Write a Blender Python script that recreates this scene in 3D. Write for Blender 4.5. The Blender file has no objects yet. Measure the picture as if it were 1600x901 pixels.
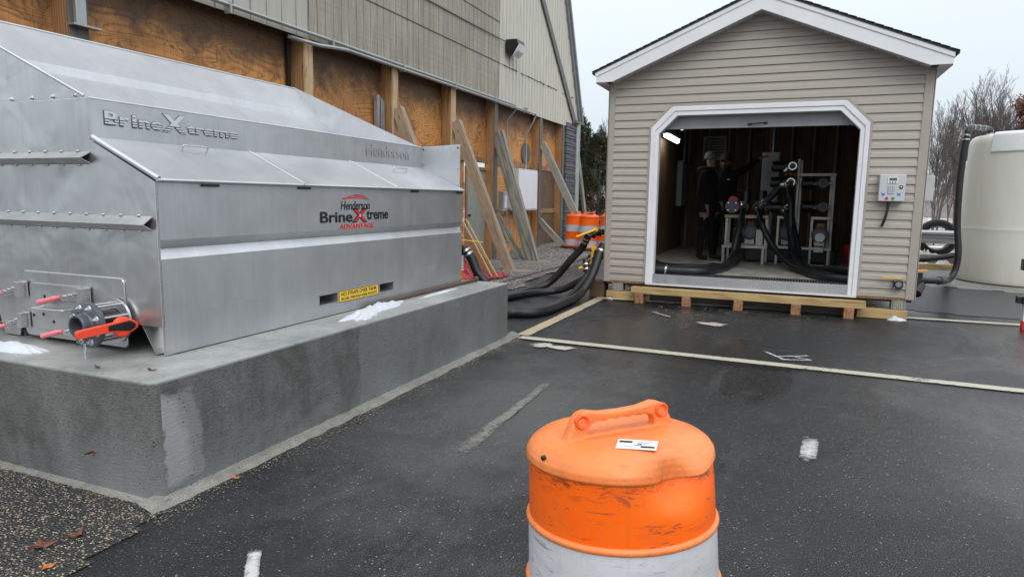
import bpy, bmesh, math, random
from mathutils import Vector, Matrix, noise as mnoise
R = math.radians
S = bpy.context.scene
COL = S.collection
rnd = random.Random(7)

# ------------------------------------------------------------------ camera
YAW, PITCH, ROLL = R(-22.476), R(7.692), R(-0.872)
cy, sy, cp, sp, cr, sr = math.cos(YAW), math.sin(YAW), math.cos(PITCH), math.sin(PITCH), math.cos(ROLL), math.sin(ROLL)
fwd = Vector((sy*cp, cy*cp, -sp)); rt = Vector((cy, -sy, 0)); dn = fwd.cross(rt)
rt2 = cr*rt + sr*dn; dn2 = -sr*rt + cr*dn
cam = bpy.data.cameras.new('camera'); co = bpy.data.objects.new('camera', cam); COL.objects.link(co)
m = Matrix((rt2, -dn2, -fwd)).transposed().to_4x4(); m.translation = Vector((0, 0, 1.36))
co.matrix_world = m
cam.lens = 1045.0/1600*36; cam.sensor_width = 36; cam.clip_start = 0.05; cam.clip_end = 2000
S.camera = co

# ------------------------------------------------------------------ sky, sun, exposure
W = bpy.data.worlds.new('World'); S.world = W; W.use_nodes = True
nt = W.node_tree; nt.nodes.clear()
def wn(t): return nt.nodes.new(t)
out = wn('ShaderNodeOutputWorld'); bg = wn('ShaderNodeBackground'); sky = wn('ShaderNodeTexSky')
SUN_EL, SUN_ROT = R(42), R(150)
sky.sky_type = 'NISHITA'; sky.sun_disc = False; sky.sun_elevation = SUN_EL; sky.sun_rotation = SUN_ROT
sky.air_density = 1.0; sky.dust_density = 6.0; sky.ozone_density = 1.0
hs = wn('ShaderNodeHueSaturation'); hs.inputs['Saturation'].default_value = 0.18
tc = wn('ShaderNodeTexCoord'); sx = wn('ShaderNodeSeparateXYZ'); rp = wn('ShaderNodeValToRGB')
nt.links.new(tc.outputs['Generated'], sx.inputs[0]); nt.links.new(sx.outputs['Z'], rp.inputs[0])
e = rp.color_ramp.elements           # overcast layer: about twice as bright overhead as at the horizon
e[0].position = 0.0; e[0].color = (6.0, 6.75, 7.35, 1)
e[1].position = 0.9; e[1].color = (16.5, 17.2, 18.2, 1)
e.new(0.32).color = (8.2, 9.0, 9.7, 1)
mx = wn('ShaderNodeMix'); mx.data_type = 'RGBA'; mx.inputs[0].default_value = 0.88
nt.links.new(sky.outputs[0], hs.inputs['Color']); nt.links.new(hs.outputs[0], mx.inputs[6]); nt.links.new(rp.outputs[0], mx.inputs[7])
nt.links.new(mx.outputs[2], bg.inputs[0]); bg.inputs[1].default_value = 0.10
nt.links.new(bg.outputs[0], out.inputs[0])
sl = bpy.data.lights.new('sun', 'SUN'); sl.energy = 0.7; sl.angle = R(30); sl.color = (1, .97, .93)
so = bpy.data.objects.new('sun', sl); COL.objects.link(so)
sd = Vector((math.sin(SUN_ROT)*math.cos(SUN_EL), math.cos(SUN_ROT)*math.cos(SUN_EL), math.sin(SUN_EL)))
so.rotation_euler = sd.to_track_quat('Z', 'Y').to_euler(); so.location = (10, -10, 20)
S.view_settings.view_transform = 'Standard'; S.view_settings.look = 'None'
S.view_settings.exposure = 0.32; S.view_settings.gamma = 1.0
S.render.engine = 'CYCLES'

# ------------------------------------------------------------------ material helpers
class G:
    def __init__(s, name):
        s.m = bpy.data.materials.new(name); s.m.use_nodes = True; s.nt = s.m.node_tree
        s.b = s.nt.nodes['Principled BSDF']; s.tc = None
    def n(s, t, ins=None, **p):
        x = s.nt.nodes.new(t)
        for k, v in p.items(): setattr(x, k, v)
        for k, v in (ins or {}).items(): s.set(x.inputs[k], v)
        return x
    def set(s, sock, v):
        if isinstance(v, bpy.types.NodeSocket): s.nt.links.new(v, sock)
        elif isinstance(v, (tuple, list)) and len(v) == 3 and sock.type == 'RGBA': sock.default_value = (*v, 1)
        else: sock.default_value = v
    def co(s):
        if not s.tc: s.tc = s.n('ShaderNodeTexCoord')
        return s.tc.outputs['Object']
    def geo(s): return s.n('ShaderNodeNewGeometry').outputs['Position']
    def map(s, v, sc=(1, 1, 1), loc=(0, 0, 0), rot=(0, 0, 0)):
        return s.n('ShaderNodeMapping', {'Vector': v, 'Scale': sc, 'Location': loc, 'Rotation': rot}).outputs[0]
    def noise(s, v, scale, det=4, rough=.55, dist=0):
        return s.n('ShaderNodeTexNoise', {'Vector': v, 'Scale': scale, 'Detail': det, 'Roughness': rough, 'Distortion': dist}).outputs[0]
    def voro(s, v, scale, feat='F1', o='Distance', rand=1.0):
        return s.n('ShaderNodeTexVoronoi', {'Vector': v, 'Scale': scale, 'Randomness': rand}, feature=feat).outputs[o]
    def ramp(s, f, *st, interp='LINEAR'):
        x = s.n('ShaderNodeValToRGB', {0: f}); r = x.color_ramp; r.interpolation = interp
        for i, (p, c) in enumerate(st):
            el = r.elements[i] if i < 2 else r.elements.new(p)
            el.position = p; c = (c, c, c) if not isinstance(c, (tuple, list)) else c
            el.color = (*c, 1)
        return x.outputs[0]
    def mix(s, f, a, b, mode='MIX'):
        x = s.n('ShaderNodeMix', data_type='RGBA', blend_type=mode)
        s.set(x.inputs[0], f); s.set(x.inputs[6], a if not isinstance(a, float) else (a, a, a)); s.set(x.inputs[7], b if not isinstance(b, float) else (b, b, b))
        return x.outputs[2]
    def math(s, op, a, b=0.0, clamp=False):
        x = s.n('ShaderNodeMath', operation=op, use_clamp=clamp); s.set(x.inputs[0], a); s.set(x.inputs[1], b); return x.outputs[0]
    def sep(s, v): return s.n('ShaderNodeSeparateXYZ', {0: v}).outputs
    def bump(s, h, st=.3, d=.01, nrm=None):
        x = s.n('ShaderNodeBump', {'Height': h, 'Strength': st, 'Distance': d})
        if nrm: s.set(x.inputs['Normal'], nrm)
        return x.outputs[0]
    def fin(s, col=None, rough=None, metal=None, nrm=None, spec=None, **k):
        for nme, v in (('Base Color', col), ('Roughness', rough), ('Metallic', metal), ('Normal', nrm), ('Specular IOR Level', spec)):
            if v is not None: s.set(s.b.inputs[nme], v)
        for kk, v in k.items(): s.set(s.b.inputs[kk.replace('_', ' ')], v)
        return s.m

def simple(name, c, rough=.5, metal=0., var=.12, sc=6., bump=.0, bsc=60., dirt=None, **k):
    g = G(name); v = g.co()
    f = g.noise(v, sc, 6, .6)
    c2 = tuple(max(0, x*(1-var*1.6)) for x in c); c3 = tuple(min(1, x*(1+var)) for x in c)
    col = g.mix(g.ramp(f, (.3, 0.), (.7, 1.)), c2, c3)
    if dirt:
        d = g.ramp(g.noise(v, sc*2.7, 8, .7), (.5, 0.), (.75, .7)); col = g.mix(d, col, dirt)
    rr = g.math('ADD', rough-.06, g.math('MULTIPLY', g.noise(v, sc*3, 3), .12))
    nrm = g.bump(g.noise(v, bsc, 5), bump, .004) if bump else None
    return g.fin(col, rr, metal, nrm, **k)

# ------------------------------------------------------------------ mesh helpers
class MB:
    def __init__(s): s.v = []; s.f = []; s.mi = []; s.cur = 0
    def add(s, vs, fs):
        o = len(s.v); s.v += [Vector(x) for x in vs]; s.f += [tuple(o+i for i in f) for f in fs]; s.mi += [s.cur]*len(fs); return s
    def box(s, x0, x1, y0, y1, z0, z1):
        return s.add([(x0, y0, z0), (x1, y0, z0), (x1, y1, z0), (x0, y1, z0), (x0, y0, z1), (x1, y0, z1), (x1, y1, z1), (x0, y1, z1)],
                     [(0, 3, 2, 1), (4, 5, 6, 7), (0, 1, 5, 4), (1, 2, 6, 5), (2, 3, 7, 6), (3, 0, 4, 7)])
    def obox(s, c, sz, M):
        c = Vector(c); h = [x/2 for x in sz]
        vs = [c + M @ Vector((a*h[0], b*h[1], d*h[2])) for d in (-1, 1) for (a, b) in ((-1, -1), (1, -1), (1, 1), (-1, 1))]
        return s.add(vs, [(0, 3, 2, 1), (4, 5, 6, 7), (0, 1, 5, 4), (1, 2, 6, 5), (2, 3, 7, 6), (3, 0, 4, 7)])
    def bar(s, p, q, w, h, up=(0, 0, 1)):
        p, q = Vector(p), Vector(q); d = (q-p); L = d.length; d.normalize(); u = Vector(up)
        x = d.cross(u)
        if x.length < 1e-4: x = d.cross(Vector((1, 0, 0)))
        x.normalize(); z = x.cross(d)
        return s.obox((p+q)/2, (w, L, h), Matrix((x, d, z)).transposed())
    def prism(s, pts, off):
        pts = [Vector(p) for p in pts]; off = Vector(off); n = len(pts)
        return s.add(pts+[p+off for p in pts], [tuple(range(n))[::-1], tuple(range(n, 2*n))]+[(i, (i+1) % n, n+(i+1) % n, n+i) for i in range(n)])
    def cyl(s, p, q, r0, r1=None, n=16, caps=True):
        p, q = Vector(p), Vector(q); r1 = r0 if r1 is None else r1; d = (q-p).normalized()
        a = d.orthogonal().normalized(); b = d.cross(a)
        vs = [c + r*(math.cos(t)*a+math.sin(t)*b) for c, r in ((p, r0), (q, r1)) for t in (2*math.pi*i/n for i in range(n))]
        fs = [(i, (i+1) % n, n+(i+1) % n, n+i) for i in range(n)]
        if caps: fs += [tuple(range(n))[::-1], tuple(range(n, 2*n))]
        return s.add(vs, fs)
    def tube(s, pts, r, n=12, sub=6, caps=True):
        P = [Vector(p) for p in pts]
        if sub > 1 and len(P) > 2:
            Q = []
            for i in range(len(P)-1):
                a, b, c, d = P[max(i-1, 0)], P[i], P[i+1], P[min(i+2, len(P)-1)]
                for k in range(sub):
                    t = k/sub
                    Q.append(.5*((2*b)+(c-a)*t+(2*a-5*b+4*c-d)*t*t+(3*b-a-3*c+d)*t**3))
            Q.append(P[-1]); P = Q
        rr = r if callable(r) else (lambda t: r)
        vs = []; up = None
        for i, p in enumerate(P):
            d = (P[min(i+1, len(P)-1)]-P[max(i-1, 0)]).normalized()
            if up is None: up = d.orthogonal().normalized()
            up = (up-d*up.dot(d)).normalized(); b = d.cross(up); q = rr(i/(len(P)-1))
            vs += [p+q*(math.cos(2*math.pi*j/n)*up+math.sin(2*math.pi*j/n)*b) for j in range(n)]
        fs = [(i*n+j, i*n+(j+1) % n, (i+1)*n+(j+1) % n, (i+1)*n+j) for i in range(len(P)-1) for j in range(n)]
        if caps: fs += [tuple(range(n))[::-1], tuple(range((len(P)-1)*n, len(P)*n))]
        return s.add(vs, fs)
    def lathe(s, prof, c=(0, 0, 0), n=32, axis='z', a0=0, a1=2*math.pi, close=True):
        c = Vector(c); vs = []
        m_ = n if close else n+1
        for r, z in prof:
            for i in range(m_):
                t = a0+(a1-a0)*i/n; x, y = r*math.cos(t), r*math.sin(t)
                vs.append(c+Vector({'z': (x, y, z), 'y': (x, z, y), 'x': (z, x, y)}[axis]))
        fs = []
        for k in range(len(prof)-1):
            for i in range(n if close else n):
                j = (i+1) % m_ if close else i+1
                fs.append((k*m_+i, k*m_+j, (k+1)*m_+j, (k+1)*m_+i))
        return s.add(vs, fs)
    def ring(s, A, B, off):          # band between two closed outlines, extruded by off
        n = len(A); A = [Vector(a) for a in A]; B = [Vector(b) for b in B]; off = Vector(off)
        vs = A+B+[a+off for a in A]+[b+off for b in B]
        fs = []
        for i in range(n):
            j = (i+1) % n
            fs += [(i, j, n+j, n+i), (2*n+i, 3*n+i, 3*n+j, 2*n+j), (i, 2*n+i, 2*n+j, j), (n+i, n+j, 3*n+j, 3*n+i)]
        return s.add(vs, fs)

ORG = {}
def org(o): return ORG.get(o.name, Vector((0, 0, 0))) if o else Vector((0, 0, 0))
def obj(name, mb, mats, parent=None, loc=None, smooth=None, bevel=0, recalc=True, seg=2):
    """one linked mesh; vertices are given in the thing's build space"""
    me = bpy.data.meshes.new(name)
    o = bpy.data.objects.new(name, me); COL.objects.link(o)
    if parent: o.parent = parent; base = org(parent)
    else: base = Vector(loc) if loc is not None else Vector((0, 0, 0)); o.location = base
    ORG[o.name] = base
    me.from_pydata([v-base for v in mb.v], [], mb.f)
    for mt in (mats if isinstance(mats, (list, tuple)) else [mats]): me.materials.append(mt)
    if any(mb.mi): me.polygons.foreach_set('material_index', mb.mi)
    if recalc:
        bm = bmesh.new(); bm.from_mesh(me); bmesh.ops.recalc_face_normals(bm, faces=bm.faces); bm.to_mesh(me); bm.free()
    if smooth:
        me.polygons.foreach_set('use_smooth', [True]*len(me.polygons)); me.set_sharp_from_angle(angle=R(smooth if smooth is not True else 40))
    if bevel:
        b = o.modifiers.new('bevel', 'BEVEL'); b.width = bevel; b.segments = seg; b.limit_method = 'ANGLE'; b.angle_limit = R(35)
    return o
def tag(o, label=None, cat=None, group=None, kind=None):
    if label: o['label'] = label
    if cat: o['category'] = cat
    if group: o['group'] = group
    if kind: o['kind'] = kind
    return o
def thing(name, label, cat, loc, group=None):
    o = bpy.data.objects.new(name, None); COL.objects.link(o); o.location = loc; ORG[o.name] = Vector(loc)
    o.empty_display_size = .1
    return tag(o, label, cat, group)
def dup(root, loc, rotz=0., label=None, scale=None):
    def cp_(o, par):
        c = o.copy(); COL.objects.link(c)
        if par: c.parent = par
        for ch in list(o.children): cp_(ch, c)
        return c
    c = cp_(root, None); c.location = loc; c.rotation_euler = (0, 0, rotz)
    if label: c['label'] = label
    if scale: c.scale = scale
    return c
def text(name, body, origin, xd, yd, width, height, mt, parent, ext=.002, bold=0., shear=0., spacing=1.):
    """lettering fitted into width x height metres, origin = lower left corner"""
    cu = bpy.data.curves.new(name, 'FONT'); cu.body = body; cu.size = 1; cu.extrude = .02; cu.offset = bold; cu.shear = shear; cu.space_character = spacing
    t = bpy.data.objects.new(name, cu); COL.objects.link(t); bpy.context.view_layer.update()
    me = bpy.data.meshes.new_from_object(t.evaluated_get(bpy.context.evaluated_depsgraph_get()))
    bpy.data.objects.remove(t); bpy.data.curves.remove(cu)
    xs = [v.co.x for v in me.vertices]; ys = [v.co.y for v in me.vertices]
    x0, x1, y0, y1 = min(xs), max(xs), min(ys), max(ys)
    O = Vector(origin); X = Vector(xd).normalized(); Y = Vector(yd).normalized(); Z = X.cross(Y); base = org(parent)
    for v in me.vertices:
        c = v.co; v.co = O+X*((c.x-x0)/(x1-x0)*width)+Y*((c.y-y0)/(y1-y0)*height)+Z*((c.z+.02)/.04*ext)-base
    me.materials.append(mt)
    o = bpy.data.objects.new(name, me); COL.objects.link(o); o.parent = parent; ORG[o.name] = base
    return o
def quadsheet(name, c, w, h, mt, z): pass

# ------------------------------------------------------------------ materials
def m_asphalt():
    g = G('wet_asphalt'); p = g.geo()
    mid = g.noise(p, 1.7, 6, .62); fine = g.noise(p, 90, 3, .7)
    base = g.mix(g.ramp(mid, (.3, 0.), (.72, 1.)), (.005, .0055, .0065), (.015, .016, .018))
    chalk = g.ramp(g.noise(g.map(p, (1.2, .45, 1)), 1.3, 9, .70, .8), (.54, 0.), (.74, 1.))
    X_, Y_, Z_ = g.sep(p)
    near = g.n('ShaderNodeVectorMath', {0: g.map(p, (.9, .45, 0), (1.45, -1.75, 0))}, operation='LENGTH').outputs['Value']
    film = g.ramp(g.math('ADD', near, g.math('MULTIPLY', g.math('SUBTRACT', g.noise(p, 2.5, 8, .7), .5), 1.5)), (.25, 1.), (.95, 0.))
    sky_sheen = g.ramp(g.math('ADD', g.n('ShaderNodeVectorMath', {0: g.map(p, (.35, .5, 0), (-.75, -2.9, 0))}, operation='LENGTH').outputs['Value'], g.math('MULTIPLY', g.math('SUBTRACT', g.noise(g.map(p, (1, 1.6, 1)), 1.5, 8, .7), .5), 1.4)), (.15, 1.), (.8, 0.))  # pale bluish patch at the right: sky reflection painted into the base colour
    base = g.mix(g.math('MULTIPLY', chalk, .6), base, (.080, .082, .082)); base = g.mix(g.math('MULTIPLY', film, .55), base, (.115, .118, .116)); base = g.mix(g.math('MULTIPLY', sky_sheen, .45), base, (.085, .088, .094)); tan_ = g.ramp(g.noise(g.map(p, (1, 1, 1), (8, 2, 0)), 2.2, 9, .75), (.60, 0.), (.70, .4)); base = g.mix(tan_, base, (.12, .11, .085))
    grit = g.noise(p, 260, 2, .8); base = g.mix(g.ramp(grit, (.51, 0.), (.66, .8)), base, (.046, .048, .050)); g2 = g.noise(p, 140, 3, .8); base = g.mix(g.ramp(g2, (.60, 0.), (.70, .6)), base, (.10, .10, .097))
    c1 = g.sep(g.voro(p, 150, o='Color')); d1 = g.voro(p, 150)
    sp1 = g.math('MULTIPLY', g.math('GREATER_THAN', c1[0], .80), g.math('LESS_THAN', d1, .36))
    base = g.mix(g.math('MULTIPLY', sp1, .85), base, g.mix(g.math('POWER', c1[1], 2.5), (.030, .031, .033), (.27, .265, .25)))
    c2 = g.sep(g.voro(p, 62, o='Color')); d2 = g.voro(p, 62)
    sp2 = g.math('MULTIPLY', g.math('GREATER_THAN', c2[1], .93), g.math('LESS_THAN', d2, .22))
    base = g.mix(g.math('MULTIPLY', sp2, .8), base, (.34, .33, .31))
    wet = g.ramp(g.noise(g.map(p, (.9, .5, 1), (3, 1, 0)), .75, 7, .62, .7), (.42, 0.), (.56, 1.))
    rough = g.math('ADD', g.math('MULTIPLY', wet, -.31), .43)
    rough = g.math('ADD', rough, g.math('MULTIPLY', fine, .12))
    h = g.math('ADD', g.math('MULTIPLY', d1, -1.), g.math('MULTIPLY', fine, .5))
    nr = g.n('ShaderNodeBump', {'Height': h, 'Strength': g.math('ADD', .85, g.math('MULTIPLY', wet, -.5)), 'Distance': .005}).outputs[0]
    nr = g.bump(g.noise(p, 9, 6), .22, .02, nr)
    nr = g.bump(g.noise(p, 1.1, 3), .25, .05, nr)
    return g.fin(base, rough, 0., nr, .42)
def m_newasphalt():
    g = G('dark_patch_asphalt'); p = g.geo()
    base = g.mix(g.noise(p, 4, 6), (.020, .021, .024), (.038, .040, .046))
    d = g.voro(p, 120); sp1 = g.math('MULTIPLY', g.math('GREATER_THAN', g.sep(g.voro(p, 120, o='Color'))[0], .9), g.math('LESS_THAN', d, .3))
    base = g.mix(sp1, base, (.16, .16, .16))
    return g.fin(base, .42, 0., g.bump(g.math('MULTIPLY', d, -1.), .7, .006))
def m_stony(name, dark, chips, scale, dens, rough=.5):
    g = G(name); p = g.geo()
    w = g.n('ShaderNodeVectorMath', {0: p, 1: g.n('ShaderNodeTexNoise', {'Vector': p, 'Scale': 30}).outputs[1]}, operation='ADD').outputs[0]
    c = g.voro(g.map(p, (1, 1.25, 1)), scale, o='Color'); s_ = g.sep(c); d = g.voro(g.map(p, (1, 1.25, 1)), scale)
    big = g.noise(p, 3.5, 6, .6)
    thr = g.math('ADD', dens, g.math('MULTIPLY', g.math('SUBTRACT', .5, big), .5))
    is_ = g.math('MULTIPLY', g.math('GREATER_THAN', s_[0], thr), g.math('LESS_THAN', d, .42))
    tone = g.ramp(s_[1], (0., chips[0]), (.5, chips[1]), (1., chips[2]))
    base = g.mix(is_, g.mix(s_[2], dark, tuple(x*2.2 for x in dark)), tone)
    return g.fin(base, rough, 0., g.bump(g.math('MULTIPLY', d, -1.), 1., .012))
def m_concrete(name, dark, light, block=False):
    g = G(name); p = g.geo(); x, y, z = g.sep(p)
    cl = g.noise(p, 1.7, 7, .62, .4); st = g.noise(g.map(p, (3.0, 3.0, .35)), 2.2, 6, .6)
    col = g.mix(g.ramp(cl, (.32, 0.), (.68, 1.)), dark, light)
    col = g.mix(g.math('MULTIPLY', g.ramp(st, (.45, 0.), (.7, 1.)), .55), col, tuple(v*.55 for v in dark))
    mott = g.noise(p, 14, 8, .7)
    col = g.mix(g.math('MULTIPLY', g.ramp(mott, (.4, 0.), (.7, 1.)), .35), col, tuple(v*1.35 for v in light))
    pit = g.ramp(g.voro(p, 34), (.05, 1.), (.16, 0.)); pk = g.math('MULTIPLY', pit, g.math('GREATER_THAN', g.sep(g.voro(p, 34, o='Color'))[0], .66))
    gn = g.noise(p, 130, 4, .8); col = g.mix(g.ramp(gn, (.42, .5), (.56, 0.)), col, tuple(v*.6 for v in dark))
    if block:
        # dry light patch beside the near vertical arris, with a wandering edge
        yy = g.math('ADD', y, g.math('MULTIPLY', g.math('SUBTRACT', g.noise(p, 5, 7, .65), .5), .22))
        zz = g.math('ADD', z, g.math('MULTIPLY', g.math('SUBTRACT', g.noise(g.map(p, (1, 1, 1), (5, 5, 5)), 6, 7, .65), .5), .16))
        band = lambda v_, a0, a1, b0, b1: g.math('MULTIPLY', g.ramp(g.math('MULTIPLY', g.math('SUBTRACT', v_, a0), 1/(a1-a0), True), (0., 0.), (1., 1.)), g.ramp(g.math('MULTIPLY', g.math('SUBTRACT', v_, b0), 1/(b1-b0), True), (0., 1.), (1., 0.)))
        ins = g.math('MULTIPLY', band(yy, 2.00, 2.025, 2.19, 2.215), band(zz, .06, .085, .47, .50))
        ins2 = g.math('MULTIPLY', ins, band(yy, 2.0, 2.02, 2.10, 2.16))
        onside = g.math('GREATER_THAN', x, -2.4815)
        col = g.mix(g.math('MULTIPLY', g.math('MULTIPLY', ins, onside), .6), col, (.25, .255, .25))
        col = g.mix(g.math('MULTIPLY', g.math('MULTIPLY', ins2, onside), .65), col, (.37, .375, .37))
        # second dry zone further along
        far = g.math('MULTIPLY', g.math('GREATER_THAN', yy, 3.46), onside)
        col = g.mix(g.math('MULTIPLY', far, .5), col, (.17, .18, .175))
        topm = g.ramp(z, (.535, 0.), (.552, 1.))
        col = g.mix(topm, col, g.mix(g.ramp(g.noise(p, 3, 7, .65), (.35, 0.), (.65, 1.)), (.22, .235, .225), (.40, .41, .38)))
        edge = g.ramp(g.math('ADD', z, g.math('MULTIPLY', mott, .02)), (.05, 1.), (.30, 0.))
        col = g.mix(g.math('MULTIPLY', edge, g.math('MULTIPLY', g.ramp(cl, (.4, 0.), (.6, .5)), 1.)), col, (.20, .215, .235))
    col = g.mix(pk, col, (.03, .03, .03))
    h = g.math('ADD', g.math('MULTIPLY', g.noise(p, 70, 5, .7), .6), g.math('MULTIPLY', pk, -2.))
    h = g.math('ADD', h, g.math('MULTIPLY', g.noise(g.map(p, (4, 4, 60)), 3, 3), .5))
    rgh = g.ramp(cl, (.3, .35), (.7, .75)) if block else .7
    if block:
        rgh = g.mix(g.ramp(z, (.54, 0.), (.552, 1.)), rgh, g.ramp(g.noise(p, 4, 4), (.4, .22), (.6, .5)))
    return g.fin(col, rgh, 0., g.bump(h, .6, .007))
def m_steel(name, c=(.565, .575, .59), rough=.36, streak=.2, warp=.0, metal=.88):
    g = G(name); p = g.geo()
    v = g.noise(g.map(p, (9, 9, .5)), 3, 6, .6); cl = g.noise(p, 2.3, 6, .6, .5); sp_ = g.noise(p, 42, 6, .75)
    col = g.mix(g.ramp(cl, (.3, 0.), (.7, 1.)), tuple(x*.84 for x in c), tuple(x*1.07 for x in c))
    col = g.mix(g.math('MULTIPLY', g.ramp(v, (.52, 0.), (.72, 1.)), streak), col, tuple(min(1, x*1.35) for x in c))
    col = g.mix(g.math('MULTIPLY', g.ramp(v, (.28, 1.), (.42, 0.)), streak), col, tuple(x*.62 for x in c))
    wat = g.ramp(g.noise(g.map(p, (1, 1, 1), (4, 2, 8)), 4.5, 9, .72, .8), (.60, 0.), (.66, 1.))
    col = g.mix(g.math('MULTIPLY', wat, .16), col, (.8, .8, .8))
    rr = g.math('ADD', rough-.08, g.math('MULTIPLY', g.noise(p, 6, 6, .7), .20))
    rr = g.math('ADD', rr, g.math('MULTIPLY', sp_, .05))
    nr = g.bump(g.noise(g.map(p, (1, 1, 60)), 6, 2), .04, .002)
    if warp: nr = g.bump(g.noise(p, 3.2, 2, .4, .6), warp, .05, nr)
    return g.fin(col, rr, metal, nr)
def m_wood(name, c1, c2, dark, along='z', scale=1., grain=1., rough=.65, gray=0.):
    """sawn timber; grain runs along the object's own axis"""
    g = G(name); p = g.co()
    a = {'x': (.9, 14, 14), 'y': (14, .9, 14), 'z': (14, 14, .9)}[along]
    a = tuple(v*scale for v in a)
    n1 = g.noise(g.map(p, a), 1.5, 5, .6, .8)
    wv = g.n('ShaderNodeTexWave', {'Vector': g.map(p, tuple(v*.5 for v in a)), 'Scale': 1.2, 'Distortion': 7., 'Detail': 3., 'Detail Scale': 1.2}).outputs[1]
    col = g.mix(g.ramp(n1, (.3, 0.), (.7, 1.)), c1, c2)
    col = g.mix(g.math('MULTIPLY', g.ramp(wv, (.55, 0.), (.95, 1.)), .45*grain), col, dark)
    col = g.mix(g.math('MULTIPLY', g.ramp(g.noise(p, 2.2, 6, .65), (.48, 0.), (.72, 1.)), .35), col, dark)
    crk = g.ramp(g.noise(g.map(p, tuple(v*1.6 for v in a), (3, 1, 2)), 1.4, 4, .6, .4), (.60, 0.), (.66, 1.)); col = g.mix(g.math('MULTIPLY', crk, .75*grain), col, tuple(v*.7 for v in dark))
    kn = g.voro(g.map(p, tuple(v*.30 for v in a)), 1.6); col = g.mix(g.ramp(kn, (.04, .8), (.11, 0.)), col, tuple(v*.6 for v in dark))
    return g.fin(col, rough, 0., g.bump(g.math('ADD', n1, g.math('MULTIPLY', wv, .4)), .35*grain, .006))
def m_plywood(name, c1, c2, dark):
    g = G(name); p = g.geo()
    n0 = g.noise(g.map(p, (1, 1., .9), (0, 3, 1)), 1.3, 2, .5)
    oi = g.n('ShaderNodeObjectInfo').outputs['Random']
    q = g.n('ShaderNodeVectorMath', {0: p, 1: g.n('ShaderNodeCombineXYZ', {0: oi, 1: g.math('MULTIPLY', oi, 37.), 2: g.math('MULTIPLY', oi, 17.)}).outputs[0]}, operation='ADD').outputs[0]
    ringv = g.math('FRACT', g.math('MULTIPLY', g.noise(g.map(q, (1, .42, 1.9)), 1.5, 1.3, .35, .5), 24.))
    ring = g.ramp(ringv, (.0, 1.), (.30, .2), (.70, 0.), (1., 1.))
    fib = g.noise(g.map(p, (1, 50, 3)), 2, 4, .65)
    col = g.mix(g.math('ADD', g.math('MULTIPLY', g.ramp(n0, (.3, 0.), (.7, 1.)), .6), g.math('MULTIPLY', oi, .4)), c1, c2)
    col = g.mix(g.math('MULTIPLY', ring, g.math('ADD', .25, g.math('MULTIPLY', g.noise(q, 1.1, 3), .8))), col, dark)
    col = g.mix(g.math('MULTIPLY', g.ramp(fib, (.45, 0.), (.7, 1.)), .3), col, tuple(min(1, v*1.5) for v in c2))
    mould = g.ramp(g.noise(g.map(p, (1, 1, .8), (7, 7, 7)), 1.5, 8, .68, .4), (.53, 0.), (.66, .8))
    col = g.mix(mould, col, (.035, .022, .014)); col = g.mix(g.math('MULTIPLY', g.math('FRACT', g.math('MULTIPLY', oi, 7.3)), .35), col, (.20, .085, .03))
    z = g.sep(p)[2]; topd = g.ramp(g.math('ADD', z, g.math('MULTIPLY', g.noise(p, 3, 6), .6)), (0., 0.), (1., 0.))
    damp = g.ramp(g.math('SUBTRACT', g.math('ADD', z, g.math('MULTIPLY', g.noise(p, 2.5, 6, .7), 1.3)), 3.66), (.0, 0.), (.45, .8))  # shade under the siding, plus dark weathering, painted towards the sheet tops
    col = g.mix(damp, col, (.045, .03, .02))
    split = g.math('LESS_THAN', g.voro(g.map(p, (1, 8, .9)), 2.1, 'DISTANCE_TO_EDGE'), .012)
    col = g.mix(g.math('MULTIPLY', split, .7), col, (.03, .015, .008))
    return g.fin(col, .6, 0., g.bump(g.math('ADD', fib, g.math('MULTIPLY', ring, -.6)), .5, .008))
def m_t111():
    g = G('weathered_grooved_siding'); p = g.geo(); x, y, z = g.sep(p)
    n1 = g.noise(g.map(p, (1, 30, 1.2)), 1.6, 6, .65); n2 = g.noise(p, .9, 7, .65, .4); n3 = g.noise(g.map(p, (1, 6, .8)), 1.2, 6, .6)
    col = g.mix(g.ramp(n1, (.3, 0.), (.7, 1.)), (.25, .22, .165), (.48, .45, .37))
    col = g.mix(g.math('MULTIPLY', g.ramp(n3, (.42, 0.), (.7, 1.)), .55), col, (.17, .155, .125))
    col = g.mix(g.math('MULTIPLY', g.ramp(n2, (.50, 0.), (.72, 1.)), .6), col, (.24, .235, .225))
    col = g.mix(g.math('MULTIPLY', g.ramp(g.noise(p, 3.1, 8, .7), (.62, 0.), (.75, 1.)), .5), col, (.42, .28, .15))
    band = g.noise(g.map(p, (1, .3, 40)), 1.4, 3); col = g.mix(g.math('MULTIPLY', g.ramp(band, (.4, 0.), (.7, 1.)), .25), col, (.15, .14, .12))
    return g.fin(col, .8, 0., g.bump(n1, .3, .004))
def m_ribmetal(name, c):
    g = G(name); p = g.geo()
    n = g.noise(g.map(p, (1, 5, .5)), 2, 7, .65); n2 = g.noise(p, 5, 8, .7)
    col = g.mix(g.ramp(n, (.35, 0.), (.75, 1.)), c, tuple(v*.78 for v in c))
    col = g.mix(g.math('MULTIPLY', g.ramp(n2, (.6, 0.), (.78, 1.)), .35), col, (.22, .19, .14))
    return g.fin(col, .5)
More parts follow.
